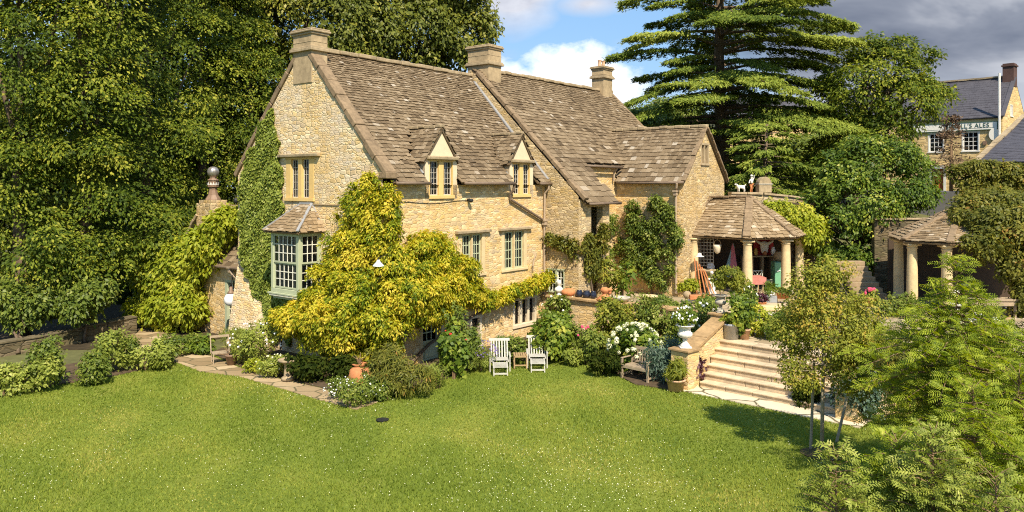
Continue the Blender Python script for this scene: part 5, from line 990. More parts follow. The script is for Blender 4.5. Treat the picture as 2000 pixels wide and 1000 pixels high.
# ---- left border: rose bushes along the lawn edge
LB = 'rose bushes along the left lawn edge'
for i, (px, py, r, h, lab) in enumerate([(60, 765, 48, 62, 'wide rose bush with pale leaf tips near the left lawn edge'), (98, 752, 34, 95, 'tall rose bush standing beside the widest one in the left border'), (10, 770, 30, 60, 'rose bush cut off at the edge of the left border'), (172, 748, 40, 62, 'dense rose bush in the middle of the left border'), (212, 728, 40, 78, 'tall rose bush with pale upper leaves before the dry stone wall'), (250, 712, 22, 50, 'slim rose bush leaning over the paving'), (288, 722, 40, 58, 'round rose bush nearest the paved path in the left border'), (318, 712, 22, 40, 'small rose bush at the corner of lawn and path')]):
    shrub('rose_bush', lab, 'shrub', px, py, .03, r, h, 'leaf_shrub' if i % 2 else 'leaf_silver', 85, 22, .11, .17, LB, 100+i)
shrub('ground_plant', 'low sprawling weeds below the lime green climber', 'plant', 360, 690, .03, 50, 34, 'leaf_shrub', 90, 22, .12, .18, seed=120)
shrub('ground_plant', 'leafy hosta clump at the foot of the lime green climber', 'plant', 400, 688, .03, 30, 28, 'leaf_bright', 60, 18, .16, .16, seed=121)
# ---- border under the gable and the corner
t, r, h = shrub('flowering_bush', 'grey green bush starred with white flowers under the ivy', 'shrub', 500, 710, .04, 52, 80, 'leaf_silver', 150, 24, .09, .16, seed=130); blooms(t, r, h, 26, .055, 'petal_white', 3)
shrub('grass_clump', 'feathery grey grass clump before the entrance', 'plant', 455, 694, .04, 24, 56, 'leaf_silver', 70, 22, .16, .14, seed=131, up=.1, aspect=.14, droop=-.3)
t, r, h = shrub('flowering_bush', 'low pale bush with tiny cream flowers spilling on the path', 'shrub', 540, 732, .04, 42, 38, 'leaf_silver', 90, 24, .08, .14, seed=132); blooms(t, r, h, 22, .045, 'petal_cream', 4)
shrub('ground_plant', 'yellow tinged fennel clump at the path edge', 'plant', 500, 727, .04, 20, 26, 'leaf_lime', 40, 20, .09, .12, seed=133)
shrub('shade_bush', 'dark glossy bush in the shade under the wisteria', 'shrub', 600, 740, .04, 46, 52, 'leaf_deep', 90, 22, .13, .16, seed=134)
shrub('shade_bush', 'dark leafy bush tucked behind the big terracotta jar', 'shrub', 665, 746, .04, 45, 48, 'leaf_deep', 90, 22, .13, .16, seed=135)
t, r, h = shrub('ground_cover', 'spreading low ground cover flecked white around the terracotta jar', 'ground cover', 695, 778, .04, 62, 42, 'leaf_shrub', 160, 24, .075, .14, seed=136, ry=1.1); blooms(t, r, h, 60, .03, 'petal_white', 5, (.2, 1))
shrub('ground_cover', 'creeping green edging at the tip of the corner bed', 'ground cover', 755, 776, .04, 42, 34, 'leaf_shrub', 90, 24, .08, .14, seed=137)
shrub('border_shrub', 'large willowy shrub with narrow leaves right of the terracotta jar', 'shrub', 792, 768, .04, 62, 88, 'leaf_vine', 170, 26, .15, .18, seed=138, aspect=.2, droop=.3)
shrub('border_shrub', 'tall narrow leaved shrub leaning against the garden door', 'shrub', 748, 765, .04, 40, 95, 'leaf_vine', 110, 26, .15, .18, seed=139, aspect=.22)
shrub('grass_clump', 'pale wispy grass clump beside the garden door', 'plant', 855, 756, .04, 26, 40, 'leaf_silver', 70, 20, .2, .14, seed=140, up=.1, aspect=.1, droop=-.3)
t, r, h = shrub('hollyhock', 'leafy hollyhock with a few dark red flowers beside the door', 'plant', 887, 737, .04, 25, 105, 'leaf_bright', 90, 18, .17, .18, seed=141, aspect=.8); blooms(t, r, h, 4, .055, 'red_cloth', 6, (.6, .9))
shrub('border_shrub', 'rambling dark shrub climbing between door and cellar window', 'shrub', 896, 722, .04, 40, 125, 'leaf_shrub', 130, 24, .11, .18, seed=142, ry=.5)
t, r, h = shrub('lavender', 'bushy violet lavender beside the nearer white deck chair', 'plant', 940, 722, .04, 33, 56, 'leaf_silver', 80, 26, .13, .13, seed=143, up=.1, aspect=.14, droop=-.35, tint=(.25, .15)); blooms(t, r, h, 130, .035, 'petal_violet', 7, (.5, 1.1))
# ---- border below the terrace wall
shrub('border_shrub', 'broad leafy green shrub behind the farther white deck chair', 'shrub', 1080, 698, .04, 62, 92, 'leaf_bright', 200, 24, .16, .2, seed=150, aspect=.65)
shrub('border_shrub', 'rusty tipped low shrub between the two deck chairs', 'shrub', 1008, 702, .04, 38, 50, 'leaf_shrub', 90, 22, .11, .17, seed=151)
t, r, h = shrub('flowering_bush', 'climbing white flowered shrub in the corner under the terrace wall', 'shrub', 1092, 655, .04, 38, 88, 'leaf_shrub', 110, 22, .12, .18, seed=152, ry=.6); blooms(t, r, h, 12, .07, 'petal_white', 8)
t, r, h = shrub('border_shrub', 'mid green bush with a single pink bloom below the terrace wall', 'shrub', 1140, 708, .04, 40, 75, 'leaf_shrub', 120, 22, .12, .18, seed=153); blooms(t, r, h, 4, .08, 'petal_pink', 9)
shrub('border_shrub', 'tall yellow green shrub rising to the terrace ledge', 'shrub', 1188, 700, .04, 46, 125, 'leaf_yellowgreen', 190, 24, .12, .2, seed=154, ry=.6)
shrub('border_shrub', 'low dark twiggy bush at the lawn edge before the hydrangea', 'shrub', 1182, 728, .04, 42, 48, 'leaf_deep', 90, 22, .1, .15, seed=155)
shrub('border_shrub', 'grey lavender mound at the lawn edge beside the farther deck chair', 'shrub', 1118, 712, .04, 24, 34, 'leaf_silver', 50, 22, .1, .13, seed=156)
t, r, h = shrub('hydrangea', 'hydrangea covered in big creamy white flower balls', 'shrub', 1240, 722, .04, 52, 88, 'leaf_bright', 130, 20, .16, .18, seed=157, aspect=.7); blooms(t, r, h, 60, .066, 'petal_cream', 10, (.25, 1.05), True)
shrub('border_shrub', 'blue green feathery euphorbia behind the wooden bench', 'shrub', 1297, 742, .04, 36, 84, 'leaf_blue', 150, 26, .13, .17, seed=158, aspect=.22)
shrub('border_shrub', 'bushy climber covering the terrace wall above the hydrangea', 'shrub', 1285, 690, .04, 60, 112, 'leaf_shrub', 200, 24, .11, .19, seed=159, ry=.4)
shrub('border_shrub', 'leafy shrub between urn pier and terrace wall', 'shrub', 1345, 690, .04, 40, 105, 'leaf_bright', 150, 22, .11, .18, seed=160, ry=.5)
t, r, h = shrub('rose_bush', 'white rose growing behind the flower urn', 'shrub', 1372, 668, .6, 30, 75, 'leaf_shrub', 90, 20, .11, .16, seed=161, ry=.5); blooms(t, r, h, 8, .08, 'petal_white', 12)
shrub('purple_vine', 'dark purple leaved vine hanging on the step wall', 'climber', 1360, 752, .04, 15, 66, 'leaf_purple', 60, 12, .11, .12, seed=162, ry=.4, fill=.3)
# ---- plants on the terrace
shrub('small_tree', 'pale leaved small tree with twisted stems on the terrace ledge', 'tree', 1150, 592, 1.2, 46, 122, 'leaf_yellowgreen', 180, 22, .13, .2, seed=170, ry=.5, blobs=[(-.5, 0, 2.05, .75, .5, .5), (.3, 0, 1.3, .65, .45, .55), (.9, .2, 1.4, .5, .4, .5), (-.2, .1, 1.4, .5, .4, .4), (-.9, 0, 1.7, .4, .35, .3)], fill=.2)
shrub('banana_plant', 'bright young plant tied to a pale cane on the ledge', 'plant', 1216, 588, 1.2, 18, 80, 'leaf_bright', 26, 8, .34, .3, seed=171, aspect=.35, ry=.6, fill=.5)
for i, (px, py, z, r, h, lf, lab) in enumerate([(1530, 662, TZ, 42, 48, 'leaf_bright', 'low bright green clump growing in the paving at the head of the steps'), (1475, 655, TZ, 34, 62, 'leaf_lime', 'trailing nasturtium with round leaves behind the terracotta pot'), (1585, 612, TZ, 30, 50, 'leaf_deep', 'clipped dark green bush beside the loggia pillar'), (1372, 605, TZ, 26, 26, 'leaf_bright', 'sprawling green plant among stones near the upper pier'), (1300, 612, TZ, 36, 30, 'leaf_shrub', 'leafy tangle on the ledge below the stone bowl'), (1345, 572, LZ, 22, 26, 'leaf_lime', 'ferny clump at the foot of the pale downpipe'), (1455, 628, TZ, 24, 78, 'leaf_shrub', 'tall leafy pot plants clustered before the middle pillar'), (1560, 640, TZ, 50, 44, 'leaf_yellowgreen', 'loose golden shrub spilling over the terrace paving'), (1640, 620, TZ, 50, 46, 'leaf_yellowgreen', 'straggling golden shrub before the shaded steps'), (1750, 618, TZ, 46, 48, 'leaf_shrub', 'strappy green plants before the pavilion pillar'), (1950, 690, .2, 50, 70, 'leaf_deep', 'dark leafy bush below the stone ledge of the pavilion'), (1890, 668, .6, 30, 40, 'leaf_shrub', 'bush with white flecks beside the white bust')]):
    t, r_, h_ = shrub('terrace_plant', lab, 'plant', px, py, z, r, h, lf, 90, 22, .11, .17, seed=180+i, ry=.7)
    if i in (6, 7, 11): blooms(t, r_, h_, 9, .07, 'petal_white', 40+i)
# ---- fill at the right, behind the young conifers
for i, (px, py, d, r, h, lf, lab) in enumerate([(1700, 800, 22.5, 70, 150, 'leaf_yellowgreen', 'big loose golden green shrub on the terrace bank'), (1770, 800, 21, 70, 170, 'leaf_vine', 'dense shrub between the golden shrub and the feathery conifer'), (1668, 800, 20.5, 40, 90, 'leaf_blue', 'blue green bush at the foot of the hidden pier'), (1960, 830, 20, 80, 190, 'leaf_deep', 'dark bush filling the bank right of the feathery conifer'), (1880, 830, 21, 70, 160, 'leaf_shrub', 'green bush on the bank behind the feathery conifer'), (1578, 785, 21.6, 18, 50, 'leaf_deep', 'wiry dark stemmed shrub shading the right end of the steps')]):
    z = 0.0; t, r_, h_ = shrub('bank_shrub', lab, 'shrub', px, py, z, r, h, lf, 200, 22, .10, .2, seed=200+i, d=d, group=None)
    if i == 0: blooms(t, r_, h_, 16, .06, 'petal_white', 50)

# ---- feathery conifers in the foreground: whorls of boughs with flat two-ranked sprays
def feathery(base, H_, R_, nb, name, label, leaf, seed, group=None, leaflet=.11, tr=.05, prof=None, spr=.34, zmin=.15, lw=.2, up=.55):
    g = np.random.default_rng(seed); base = np.asarray(base, float); t = thing(name, base, label, 'tree', group); m = MB(); PP, NN, TD, SZ, TN = [], [], [], [], []
    m.tube([(0, 0, -.05), (.02, 0, H_*.5), (0, .01, H_)], [tr, tr*.6, .006], 8); prof = prof or (lambda s: (1-s)**.75*min(1, .55+s*1.6))
    for i in range(nb):
        s = (i+g.random())/nb; z = H_*(zmin+(1-zmin)*s**.9); a = i*2.399+g.normal()*.3; L = R_*prof(s)*(.75+.45*g.random())+.12
        dv = np.array((math.cos(a), math.sin(a), 0)); rise = up*(1-.35*s)*(.6+.7*g.random()) if s < .9 else 1.2
        def pt(q): return np.array((0, 0, z))+dv*L*q+ZZ*L*(rise*q-.30*q*q)
        m.tube([pt(0), pt(.5), pt(1)], [.006+.012*L, .005+.006*L, .003], 4, False); side = np.array((-dv[1], dv[0], 0)); ns = max(4, int(L/.07)); bt = g.normal(0, .12)
        for j in range(ns):
            q = .15+.85*(j+g.random()*.5)/ns; sg = 1 if j % 2 else -1; o = pt(q); sd = side*sg*(.75+.2*g.random())+dv*(.55+.4*q)+ZZ*(.15+.35*g.normal()); sd /= np.linalg.norm(sd)
            SL = spr*(.6+.5*g.random())*(.45+.55*math.sin(math.pi*min(.95, .2+.65*q)))*min(1, .4+L); pn = np.cross(sd, np.cross(np.array((.1, -.5, .86)), sd))+g.normal(size=3)*.4; pn /= np.linalg.norm(pn); lat = np.cross(pn, sd); nl = max(4, int(SL/.02))
            for k in range(nl):
                u = (k+.5)/nl; w = 1 if k % 2 else -1; ld = lat*w*.9+sd*.55; ll = leaflet*(.55+.45*math.sin(math.pi*(.15+.8*u))); c = o+sd*SL*u-ZZ*.12*SL*u*u+ld*ll*.45
                PP.append(c); NN.append(pn+g.normal(size=3)*.15); TD.append(ld); SZ.append(ll*1.15); TN.append(.45+bt+g.normal()*.13+.25*(q-.6))
    m.build('trunk', 'twig', t, True); leaves('foliage', np.array(PP), np.array(NN), np.array(SZ), np.array(TN), leaf, t, lw, np.array(TD), .12, seed=seed); return t
b = P(1868, 0, 15.2); b[2] = 0
feathery(b, 4.7, 1.62, 165, 'young_redwood', 'feathery bright green young conifer with spire top before the pavilion', 'leaf_fir', 301, leaflet=.085, spr=.34, up=.22, lw=.26, zmin=.24, prof=lambda s: min(1.05, 2.3*(1-s)**1.35+.05))
FG = 'silvery young conifers in the near corner'
for i, (px, d, top, Rr, lf, lab, nb) in enumerate([(1632, 10.8, 880, .62, 'leaf_silver', 'silvery young conifer with an upright leading tip nearest the lawn', 95), (1752, 11.4, 860, .8, 'leaf_fir', 'young conifer between its silvery neighbours with fanned lower boughs', 130), (1822, 10.6, 850, .85, 'leaf_silver', 'tall silvery young conifer with a brown stem showing', 130), (1945, 10.0, 930, .8, 'leaf_silver', 'dim silvery conifer low in the near right corner', 74)]):
    b = P(px, 0, d); b[2] = 0; hgt = CH-(top-HY)/F*d
    feathery(b, hgt, Rr, nb, 'young_conifer', lab, lf, 310+i, FG, leaflet=.075, spr=.30, tr=.03, zmin=.06, lw=.34, up=.8, prof=lambda s: (1-s)**.6*min(1, .8+s))
b = P(1990, 0, 13.5); b[2] = 0
feathery(b, 2.9, 1.35, 140, 'young_redwood', 'bright green feathery conifer cut by the right picture edge', 'leaf_fir', 330, leaflet=.085, spr=.36, up=.3, lw=.24, prof=lambda s: min(1, (1-s)*1.6+.05))
b = P(1900, 0, 12.6); b[2] = 0
feathery(b, 2.9, 1.2, 120, 'young_redwood', 'shorter feathery conifer filling below the tall spire topped one', 'leaf_fir', 331, leaflet=.08, spr=.34, up=.35, lw=.24, prof=lambda s: min(1, (1-s)*1.5+.05))
# ---- the staked young tree
b = G(1605, 888); d = b[1]
t = thing('young_tree', b, 'slender staked young tree with airy golden green crown and hints of orange', 'tree'); f = local(t); m = MB()
m.tube([f(b)-ZZ*.05, f(P(1607, 760, d)), f(P(1612, 640, d)), f(P(1612, 520, d))], [.05, .042, .03, .008], 8); bb = [bl(1612, 650, d, 75, 85), bl(1590, 575, d, 58, 58), bl(1665, 640, d, 65, 75), bl(1550, 660, d+.3, 46, 50), bl(1625, 535, d, 42, 34), bl(1695, 650, d+.3, 40, 45), bl(1560, 725, d-.2, 34, 34), bl(1660, 720, d, 60, 50)]
limbs(m, (0, 0, .9), f(P(1612, 520, d)), [tuple(f(q[:3]))+tuple(q[3:]) for q in bb], .012, 7, 5); m.build('trunk', 'pale_bark', t, True)
foliage('crown', bb, 1250, 18, .17, .07, 'leaf_yellowgreen', t, origin=b, seed=340, up=.45, droop=.2, shell=(.35, 1.15), fill=.5, tint=(.53, .24))
for (x0, y0_, x1, y1_, dz) in ((1583, 878, 1590, 705, .1), (1632, 864, 1660, 752, .3)):
    q0 = G(x0, y0_); q1 = P(x1, y1_, q0[1]+.1); s_ = thing('stake', q0, 'pale timber stake upright beside the young trunk' if x0 < 1600 else 'pale timber stake leaning away from the young trunk', 'stake', 'timber stakes of the young tree'); m = MB(); m.tube([(0, 0, -.1), q1-q0], [.036, .034], 8); m.build('post', 'pale_bark', s_)
    m = MB(); m.tube([(q1-q0)*.82, np.array(f(P(1608, 765, d)))+b-q0], .012, 5); m.build('tie', 'black_iron', s_)
m = MB(); m.prism([(b[0]+.45*math.cos(a)*(1+.1*math.sin(3*a)), b[1]+.45*math.sin(a), .005) for a in np.linspace(0, 6.2, 18)], (0, 0, .02)); tag(m.build('tree_pit', 'soil'), kind='structure')
# ---- daisies and grass
g = np.random.default_rng(77)
lawn2 = [(p[0], p[1]) for p in lawn_pts]; pathp = [(p[0], p[1]) for p in path_pts]
def on_lawn(n, far=30):
    y = 5.5+(far-5.5)*g.random(n)**1.0; x = (g.random(n)*2-1)*(y*.72+1.5); ok = inpoly(x, y, lawn2) & ~inpoly(x, y, pathp) & ~inpoly(x, y, bed_front) & ~inpoly(x, y, [tuple(p[:2]) for p in bed_l]) & ~inpoly(x, y, [tuple(p) for p in apron]); return x[ok], y[ok]
x, y = on_lawn(420000); n = len(x); ang = g.random(n)*6.28; hgt = (.028+.035*g.random(n))*(1+.3*np.sin(x*.8)*np.sin(y*.7)); w = .006+.006*g.random(n)+y*.00035; lean = g.normal(size=(n, 2))*.022
v = np.empty((n, 3, 3)); v[:, 0] = np.stack([x-np.cos(ang)*w, y-np.sin(ang)*w, np.zeros(n)], 1); v[:, 1] = np.stack([x+np.cos(ang)*w, y+np.sin(ang)*w, np.zeros(n)], 1); v[:, 2] = np.stack([x+lean[:, 0], y+lean[:, 1], hgt], 1)
patch = .48+.13*np.sin(x*.55+1.2*np.sin(y*.4))+.12*np.sin(y*1.1+x*.7+np.sin(x*1.9))+.12*np.sin(x*2.3+y*1.7)*np.sin(y*.9-x*.5); tag(quadmesh('grass', v.reshape(-1, 3), n, patch+g.normal(size=n)*.12, 'grass_blade', k=3), kind='stuff')
x, y = on_lawn(26000); dens = .035+.6*np.clip(np.sin(x*.5+1)*np.sin(y*.45+.6)+.35, 0, 1)**2+.4*np.exp(-((x-2)**2+(y-16)**2)/12)+.3*np.exp(-((x+5)**2+(y-18)**2)/8); ok = g.random(len(x)) < dens*.75; x, y = x[ok], y[ok]; n = len(x)
p = np.stack([x, y, .05+.03*g.random(n)], 1); nr = np.stack([g.normal(size=n)*.4, -.4+g.normal(size=n)*.3, np.ones(n)], 1)
tag(leaves('daisies', p, nr, .018*(.7+.6*g.random(n)), g.random(n), 'petal_cream', None, 1.0, None, .0, seed=6), kind='stuff')
# ================================================================ FURNITURE, POTS, ORNAMENTS
def deck_chair(loc, rz, label):
    t = thing('deck_chair', loc, label, 'deck chair', 'white slatted deck chairs', rz); W_ = .30
    m = MB()                                                           # tall back: stiles, slats, head board (leans away from the viewer)
    a, b = np.array((0, .22, .32)), np.array((0, .58, .90)); up = (0, -1, .5)
    for s_ in (-1, 1): m.beam(a+X3*s_*(W_-.03), b+X3*s_*(W_-.03), .045, .03, up)
    for i in range(5): x = -W_+.115+i*(2*W_-.23)/4; m.beam(a+X3*x+(b-a)*.02, b+X3*x-(b-a)*.02, .045, .015, up)
    m.build('backrest', 'weathered_white', t); m = MB(); m.beam(b-X3*(W_+.06), b+X3*(W_+.06), .10, .03, up); m.build('headrest', 'weathered_white', t, bevel=.012)
    m = MB(); m.beam(a-X3*W_, a+X3*W_, .06, .03, up)
    for s_ in (-1, 1): m.beam((s_*(W_-.03), .24, .33), (s_*(W_-.03), -.38, .37), .04, .05)
    for i in range(6): y = .16-i*.10; m.box(-W_+.02, W_-.02, y-.032, y+.032, .365+(.16-y)*.06, .385+(.16-y)*.06)
    m.build('seat', 'weathered_white', t); m = MB()
    for s_ in (-1, 1): m.beam((s_*(W_-.08), -.36, .34), (s_*(W_-.08), -.92, .26), .035, .045); m.beam((s_*(W_-.08), -.88, .26), (s_*(W_-.08), -.92, 0), .035, .04)
    for i in range(5): y = -.45-i*.1; m.box(-W_+.05, W_-.05, y-.03, y+.03, .345+(y+.36)*.143, .362+(y+.36)*.143)
    m.box(-W_+.06, W_-.06, -.93, -.9, .06, .11); m.build('leg_rest', 'weathered_white', t)
    for s_ in (-1, 1):
        m = MB(); m.beam((s_*(W_+.04), .36, .52), (s_*(W_+.04), -.30, .50), .06, .025); m.build('armrest', 'weathered_white', t, bevel=.008)
        m = MB(); m.beam((s_*(W_+.03), -.28, .50), (s_*(W_+.03), -.34, 0), .035, .045); m.build('leg', 'weathered_white', t)
        m = MB(); m.beam((s_*(W_+.03), -.05, .46), (s_*(W_+.03), .5, 0), .035, .045); m.build('leg', 'weathered_white', t)
    return t
c1 = deck_chair(G(976, 722), .05, 'white wooden deck chair beside the lavender')
copy_thing(c1, G(1049, 715), .0, 'white wooden deck chair standing before the broad green shrub')
def legs4(t, w, d, h, th, mat_, z0=0):
    for sx_ in (-1, 1):
        for sy_ in (-1, 1): m = MB(); m.beam((sx_*(w-th/2), sy_*(d-th/2), z0), (sx_*(w-th/2), sy_*(d-th/2), h), th, th, (0, 1, 0)); m.build('leg', mat_, t, bevel=.005)
t = thing('side_table', G(1016, 718), 'small slatted wooden side table standing between the two deck chairs', 'side table', rotz=.05); m = MB()
for i in range(6): x = -.2+i*.08; m.box(x-.03, x+.03, -.21, .21, .45, .475)
m.box(-.22, .22, -.21, -.18, .39, .449); m.box(-.22, .22, .18, .21, .39, .449); m.build('tabletop', 'teak', t); legs4(t, .23, .21, .45, .045, 'teak'); m = MB(); m.box(-.2, .2, -.2, -.17, .1, .14); m.build('stretcher', 'teak', t)
# weathered two-seat bench turned towards the lawn
t = thing('garden_bench', G(1250, 741), 'weathered grey wooden garden bench with arms turned towards the lawn', 'bench', rotz=-.80); w_ = .50
m = MB()
for i in range(6): y = -.24+i*.085; m.box(-w_+.02, w_-.02, y-.034, y+.034, .42, .445)
m.box(-w_, w_, -.29, -.26, .35, .42); m.build('seat', 'weathered_wood', t); m = MB(); m.beam((-w_, .30, .93), (w_, .30, .93), .035, .10); m.beam((-w_, .25, .50), (w_, .25, .50), .035, .06)
for i in range(9): x = -w_+.1+i*(2*w_-.2)/8; m.beam((x, .25, .5), (x, .30, .9), .045, .016, (0, 1, 0))
m.build('backrest', 'weathered_wood', t)
for s_ in (-1, 1):
    m = MB(); m.beam((s_*w_, -.32, .66), (s_*w_, .27, .66), .07, .03); m.build('armrest', 'weathered_wood', t, bevel=.008)
    m = MB(); m.beam((s_*w_, -.28, 0), (s_*w_, -.28, .645), .06, .06, (0, 1, 0)); m.build('leg', 'weathered_wood', t); m = MB(); m.beam((s_*w_, .23, 0), (s_*w_, .30, .95), .06, .06, (0, 1, 0)); m.build('leg', 'weathered_wood', t)
    m = MB(); m.beam((s_*w_, -.26, .14), (s_*w_, .24, .14), .04, .05); m.build('stretcher', 'weathered_wood', t)
# slatted low seat and potted stick heap on the path
t = thing('folding_chair', G(432, 708, .02), 'weathered low slatted folding chair on the flagstone path', 'chair', rotz=.5); m = MB()
for i in range(5): m.box(-.3, .3, -.2+i*.1, -.12+i*.1, .34, .36)
m.build('seat', 'weathered_wood', t); legs4(t, .3, .24, .34, .035, 'weathered_wood'); m = MB(); m.beam((-.3, .26, .3), (-.3, .42, .85), .035, .03); m.beam((.3, .26, .3), (.3, .42, .85), .035, .03); m.beam((-.32, .42, .85), (.32, .42, .85), .03, .08); m.build('backrest', 'weathered_wood', t)
t = thing('plant_pot', G(452, 712, .02), 'dark terracotta pot with dry sticks poking out on the path', 'pot'); m = MB(); m.lathe([(.14, 0), (.2, .3), (.23, .31), (.23, .36), (.18, .36), (.17, .28)], (0, 0, 0), 16); m.build('pot', 'brown_pot', t, True); m = MB()
for k in range(7): a = rng.random()*6.28; m.tube([(0, 0, .3), (.5*math.cos(a), .4*math.sin(a), .3+.45*rng.random())], [.012, .005], 5)
m.build('sticks', 'twig', t)
t = thing('globe_lamp', H(.32-.62, 9.35, 0), 'round white globe lamp on an iron bracket by the entrance', 'lamp'); q = P(451, 585, 30.9)-np.array(t.location); m = MB(); m.blob(q, .27, 20, 14); m.build('globe', 'white_china', t, True); m = MB(); m.lathe([(.14, .24), (.13, .3), (.07, .36), (.06, .5), (.02, .52)], q, 14); m.build('fitting', 'brown_pot', t, True); m = MB(); we = H(.38, 9.4, q[2]+.55)-np.array(t.location); m.tube([q+ZZ*.5, q+ZZ*.58, (q+we)/2+ZZ*.66, we], .02, 6); m.build('bracket', 'black_iron', t)
# enamel lamp standing out of the wisteria
t = thing('enamel_lamp', H(.55, 0, 3.9), 'small white enamel shade lamp poking out of the wisteria', 'lamp'); q = P(739, 520, 24.0)-np.array(t.location); m = MB(); m.lathe([(.18, 0), (.17, .03), (.09, .11), (.05, .16), (.04, .2)], q, 16); m.build('lamp_shade', 'white_china', t, True); m = MB(); m.tube([q+ZZ*.2, q+ZZ*.26, (0, 0, q[2]+.3)], .014, 6); m.build('bracket', 'black_iron', t)
# big terracotta jar
t = thing('terracotta_jar', G(702, 752, .04), 'big rounded terracotta jar at the house corner holding a dry stem', 'jar'); m = MB(); m.lathe([(.22, 0), (.29, .1), (.35, .26), (.345, .38), (.27, .52), (.19, .58), (.18, .61), (.23, .64), (.23, .67), (.17, .67), (.15, .6)], (0, 0, 0), 24); m.build('jar', 'terracotta', t, True); m = MB()
for k in range(8): a = k*.8; m.tube([(0, 0, .5), (.08*math.cos(a), .08*math.sin(a), .8), (.22*math.cos(a), .2*math.sin(a), .86+.12*rng.random())], [.02, .015, .006], 5)
m.build('dry_stem', 'twig', t)
# stone birdbath half hidden under the wisteria
t = thing('birdbath', G(562, 742, .04), 'mossy stone birdbath half hidden below the wisteria', 'birdbath'); m = MB(); m.lathe([(.2, 0), (.2, .08), (.12, .14), (.11, .5), (.2, .56), (.3, .6), (.31, .66), (.26, .66), (.1, .61)], (0, 0, 0), 20); m.build('birdbath', 'weathered_stone', t, True)
# drain cover on the lawn
m = MB(); m.lathe([(.001, 0), (.17, 0), (.17, .012), (.001, .012)], (0, 0, 0), 16); tag(m.build('drain_cover', 'black_iron', loc=G(747, 822)+ZZ*.03), 'small dark round drain cover set in the lawn', 'drain cover')
# urns
def urn(loc, s, label, mat_='white_marble', flute=.05):
    t = thing('stone_urn', loc, label, 'urn'); m = MB(); m.box(-.2*s, .2*s, -.2*s, .2*s, 0, .06*s); m.lathe([(.18*s, .06*s), (.17*s, .1*s), (.09*s, .2*s), (.07*s, .28*s), (.1*s, .31*s), (.07*s, .34*s)], (0, 0, 0), 20); m.build('foot', mat_, t, True)
    m = MB(); m.lathe([(.07*s, .34*s), (.2*s, .38*s), (.26*s, .46*s), (.25*s, .54*s), (.2*s, .58*s), (.19*s, .68*s), (.24*s, .76*s), (.33*s, .79*s), (.33*s, .82*s), (.24*s, .82*s), (.2*s, .7*s)], (0, 0, 0), 30, flute=flute, nf=12); m.build('bowl', mat_, t, True); return t
t = urn((*cl, 1.22), .86, 'white carved urn of white flowers on the low pier by the steps'); tf, r, h = shrub('flower_bunch', 'tuft of white flowers and green leaves planted in the carved urn', 'plant', 1338, 640, 1.22+.62, 24, 40, 'leaf_bright', 40, 18, .09, .1, seed=401, d=cl[1], stems=0); blooms(tf, r, h, 26, .06, 'petal_white', 402, (.4, 1.1))
t = urn((*cu, 1.93), .72, 'weathered stone urn on the upper pier holding a small standard tree', 'grey_stone', .02)
b = np.array((*cu, 1.93+.55)); d = cu[1]; t = thing('standard_tree', b, 'small round headed evergreen growing from the weathered urn', 'tree'); f = local(t); m = MB(); m.tube([(0, 0, 0), (-.03, 0, .3), f(P(1420, 535, d))], [.025, .022, .01], 6); m.build('trunk', 'bark', t); foliage('crown', [bl(1422, 540, d, 30, 20), bl(1445, 552, d, 16, 13), bl(1402, 550, d, 14, 12)], 110, 20, .13, .085, 'leaf_yellowgreen', t, origin=b, seed=403, up=.4)
# pots and tubs (profile, material, planting)
def pot(px, py, z, r, h, mat_, label, cat='pot', taper=.75, rim=True, name='plant_pot', plant=None, d=None):
    b = G(px, py, z) if d is None else np.array((*P(px, py, d)[:2], z)); t = thing(name, b, label, cat); m = MB(); m.lathe([(r*taper, 0), (r*.97, h*.86)]+([(r*1.06, h*.86), (r*1.06, h)] if rim else [(r, h)])+[(r*.9, h), (r*.85, h*.85)], (0, 0, 0), 20); m.build('pot', mat_, t, True)
    m = MB(); m.lathe([(.001, h*.84), (r*.88, h*.86)], (0, 0, 0), 14); m.build('earth', 'soil', t)
    if plant:
        leaf, hp, n, size, asp, up_ = plant; p, N, td, sz, tn = crown([(0, 0, h+hp*.45, max(r*1.15, hp*.45), max(r*1.1, hp*.4), hp*.55)], n, 16, .13, size, seed=int(px), up=up_, eye=np.array((0, 0, CH))-b, sub=6, shell=(.4, 1.1), fill=.4); leaves('foliage', p, N, sz, tn, leaf, t, asp, td, .2, seed=int(py))
    return t
zt = pot(1428, 662, TZ, .27, .52, 'zinc', 'dented zinc tub with yellow green plant at the head of the steps', 'tub', .85, plant=('leaf_lime', .3, 34, .1, .5, .5))
m = MB(); m.tube([(0, 0, .4), (.12, 0, 1.5)], [.02, .012], 6); m.build('cane', 'pale_bark', zt)
pot(1454, 662, TZ, .19, .34, 'pale_terracotta', 'pale terracotta pot with tall leafy plant beside the zinc tub', plant=('leaf_bright', 1.2, 60, .13, .7, .4))
pot(1486, 652, TZ, .12, .2, 'terracotta', 'small orange terracotta pot behind the nasturtium', plant=('leaf_bright', .2, 12, .09, .6, .5))
pot(1320, 762, .03, .28, .34, 'pale_terracotta', 'squat pale pot of strappy leaves at the foot of the low pier', taper=.8, plant=('leaf_yellowgreen', .6, 50, .3, .12, .1))
pot(1524, 583, LZ, .16, .26, 'terracotta', 'terracotta pot just right of the grey trough', plant=('leaf_bright', .2, 12, .1, .5, .4)); pot(1535, 584, LZ, .14, .24, 'terracotta', 'terracotta pot nearest the right loggia pillar', plant=('leaf_shrub', .25, 12, .1, .5, .4))
pot(1487, 603, TZ, .2, .28, 'terracotta', 'terracotta pot of dark pansies before the middle pillar', plant=('leaf_purple', .35, 20, .1, .7, .4))
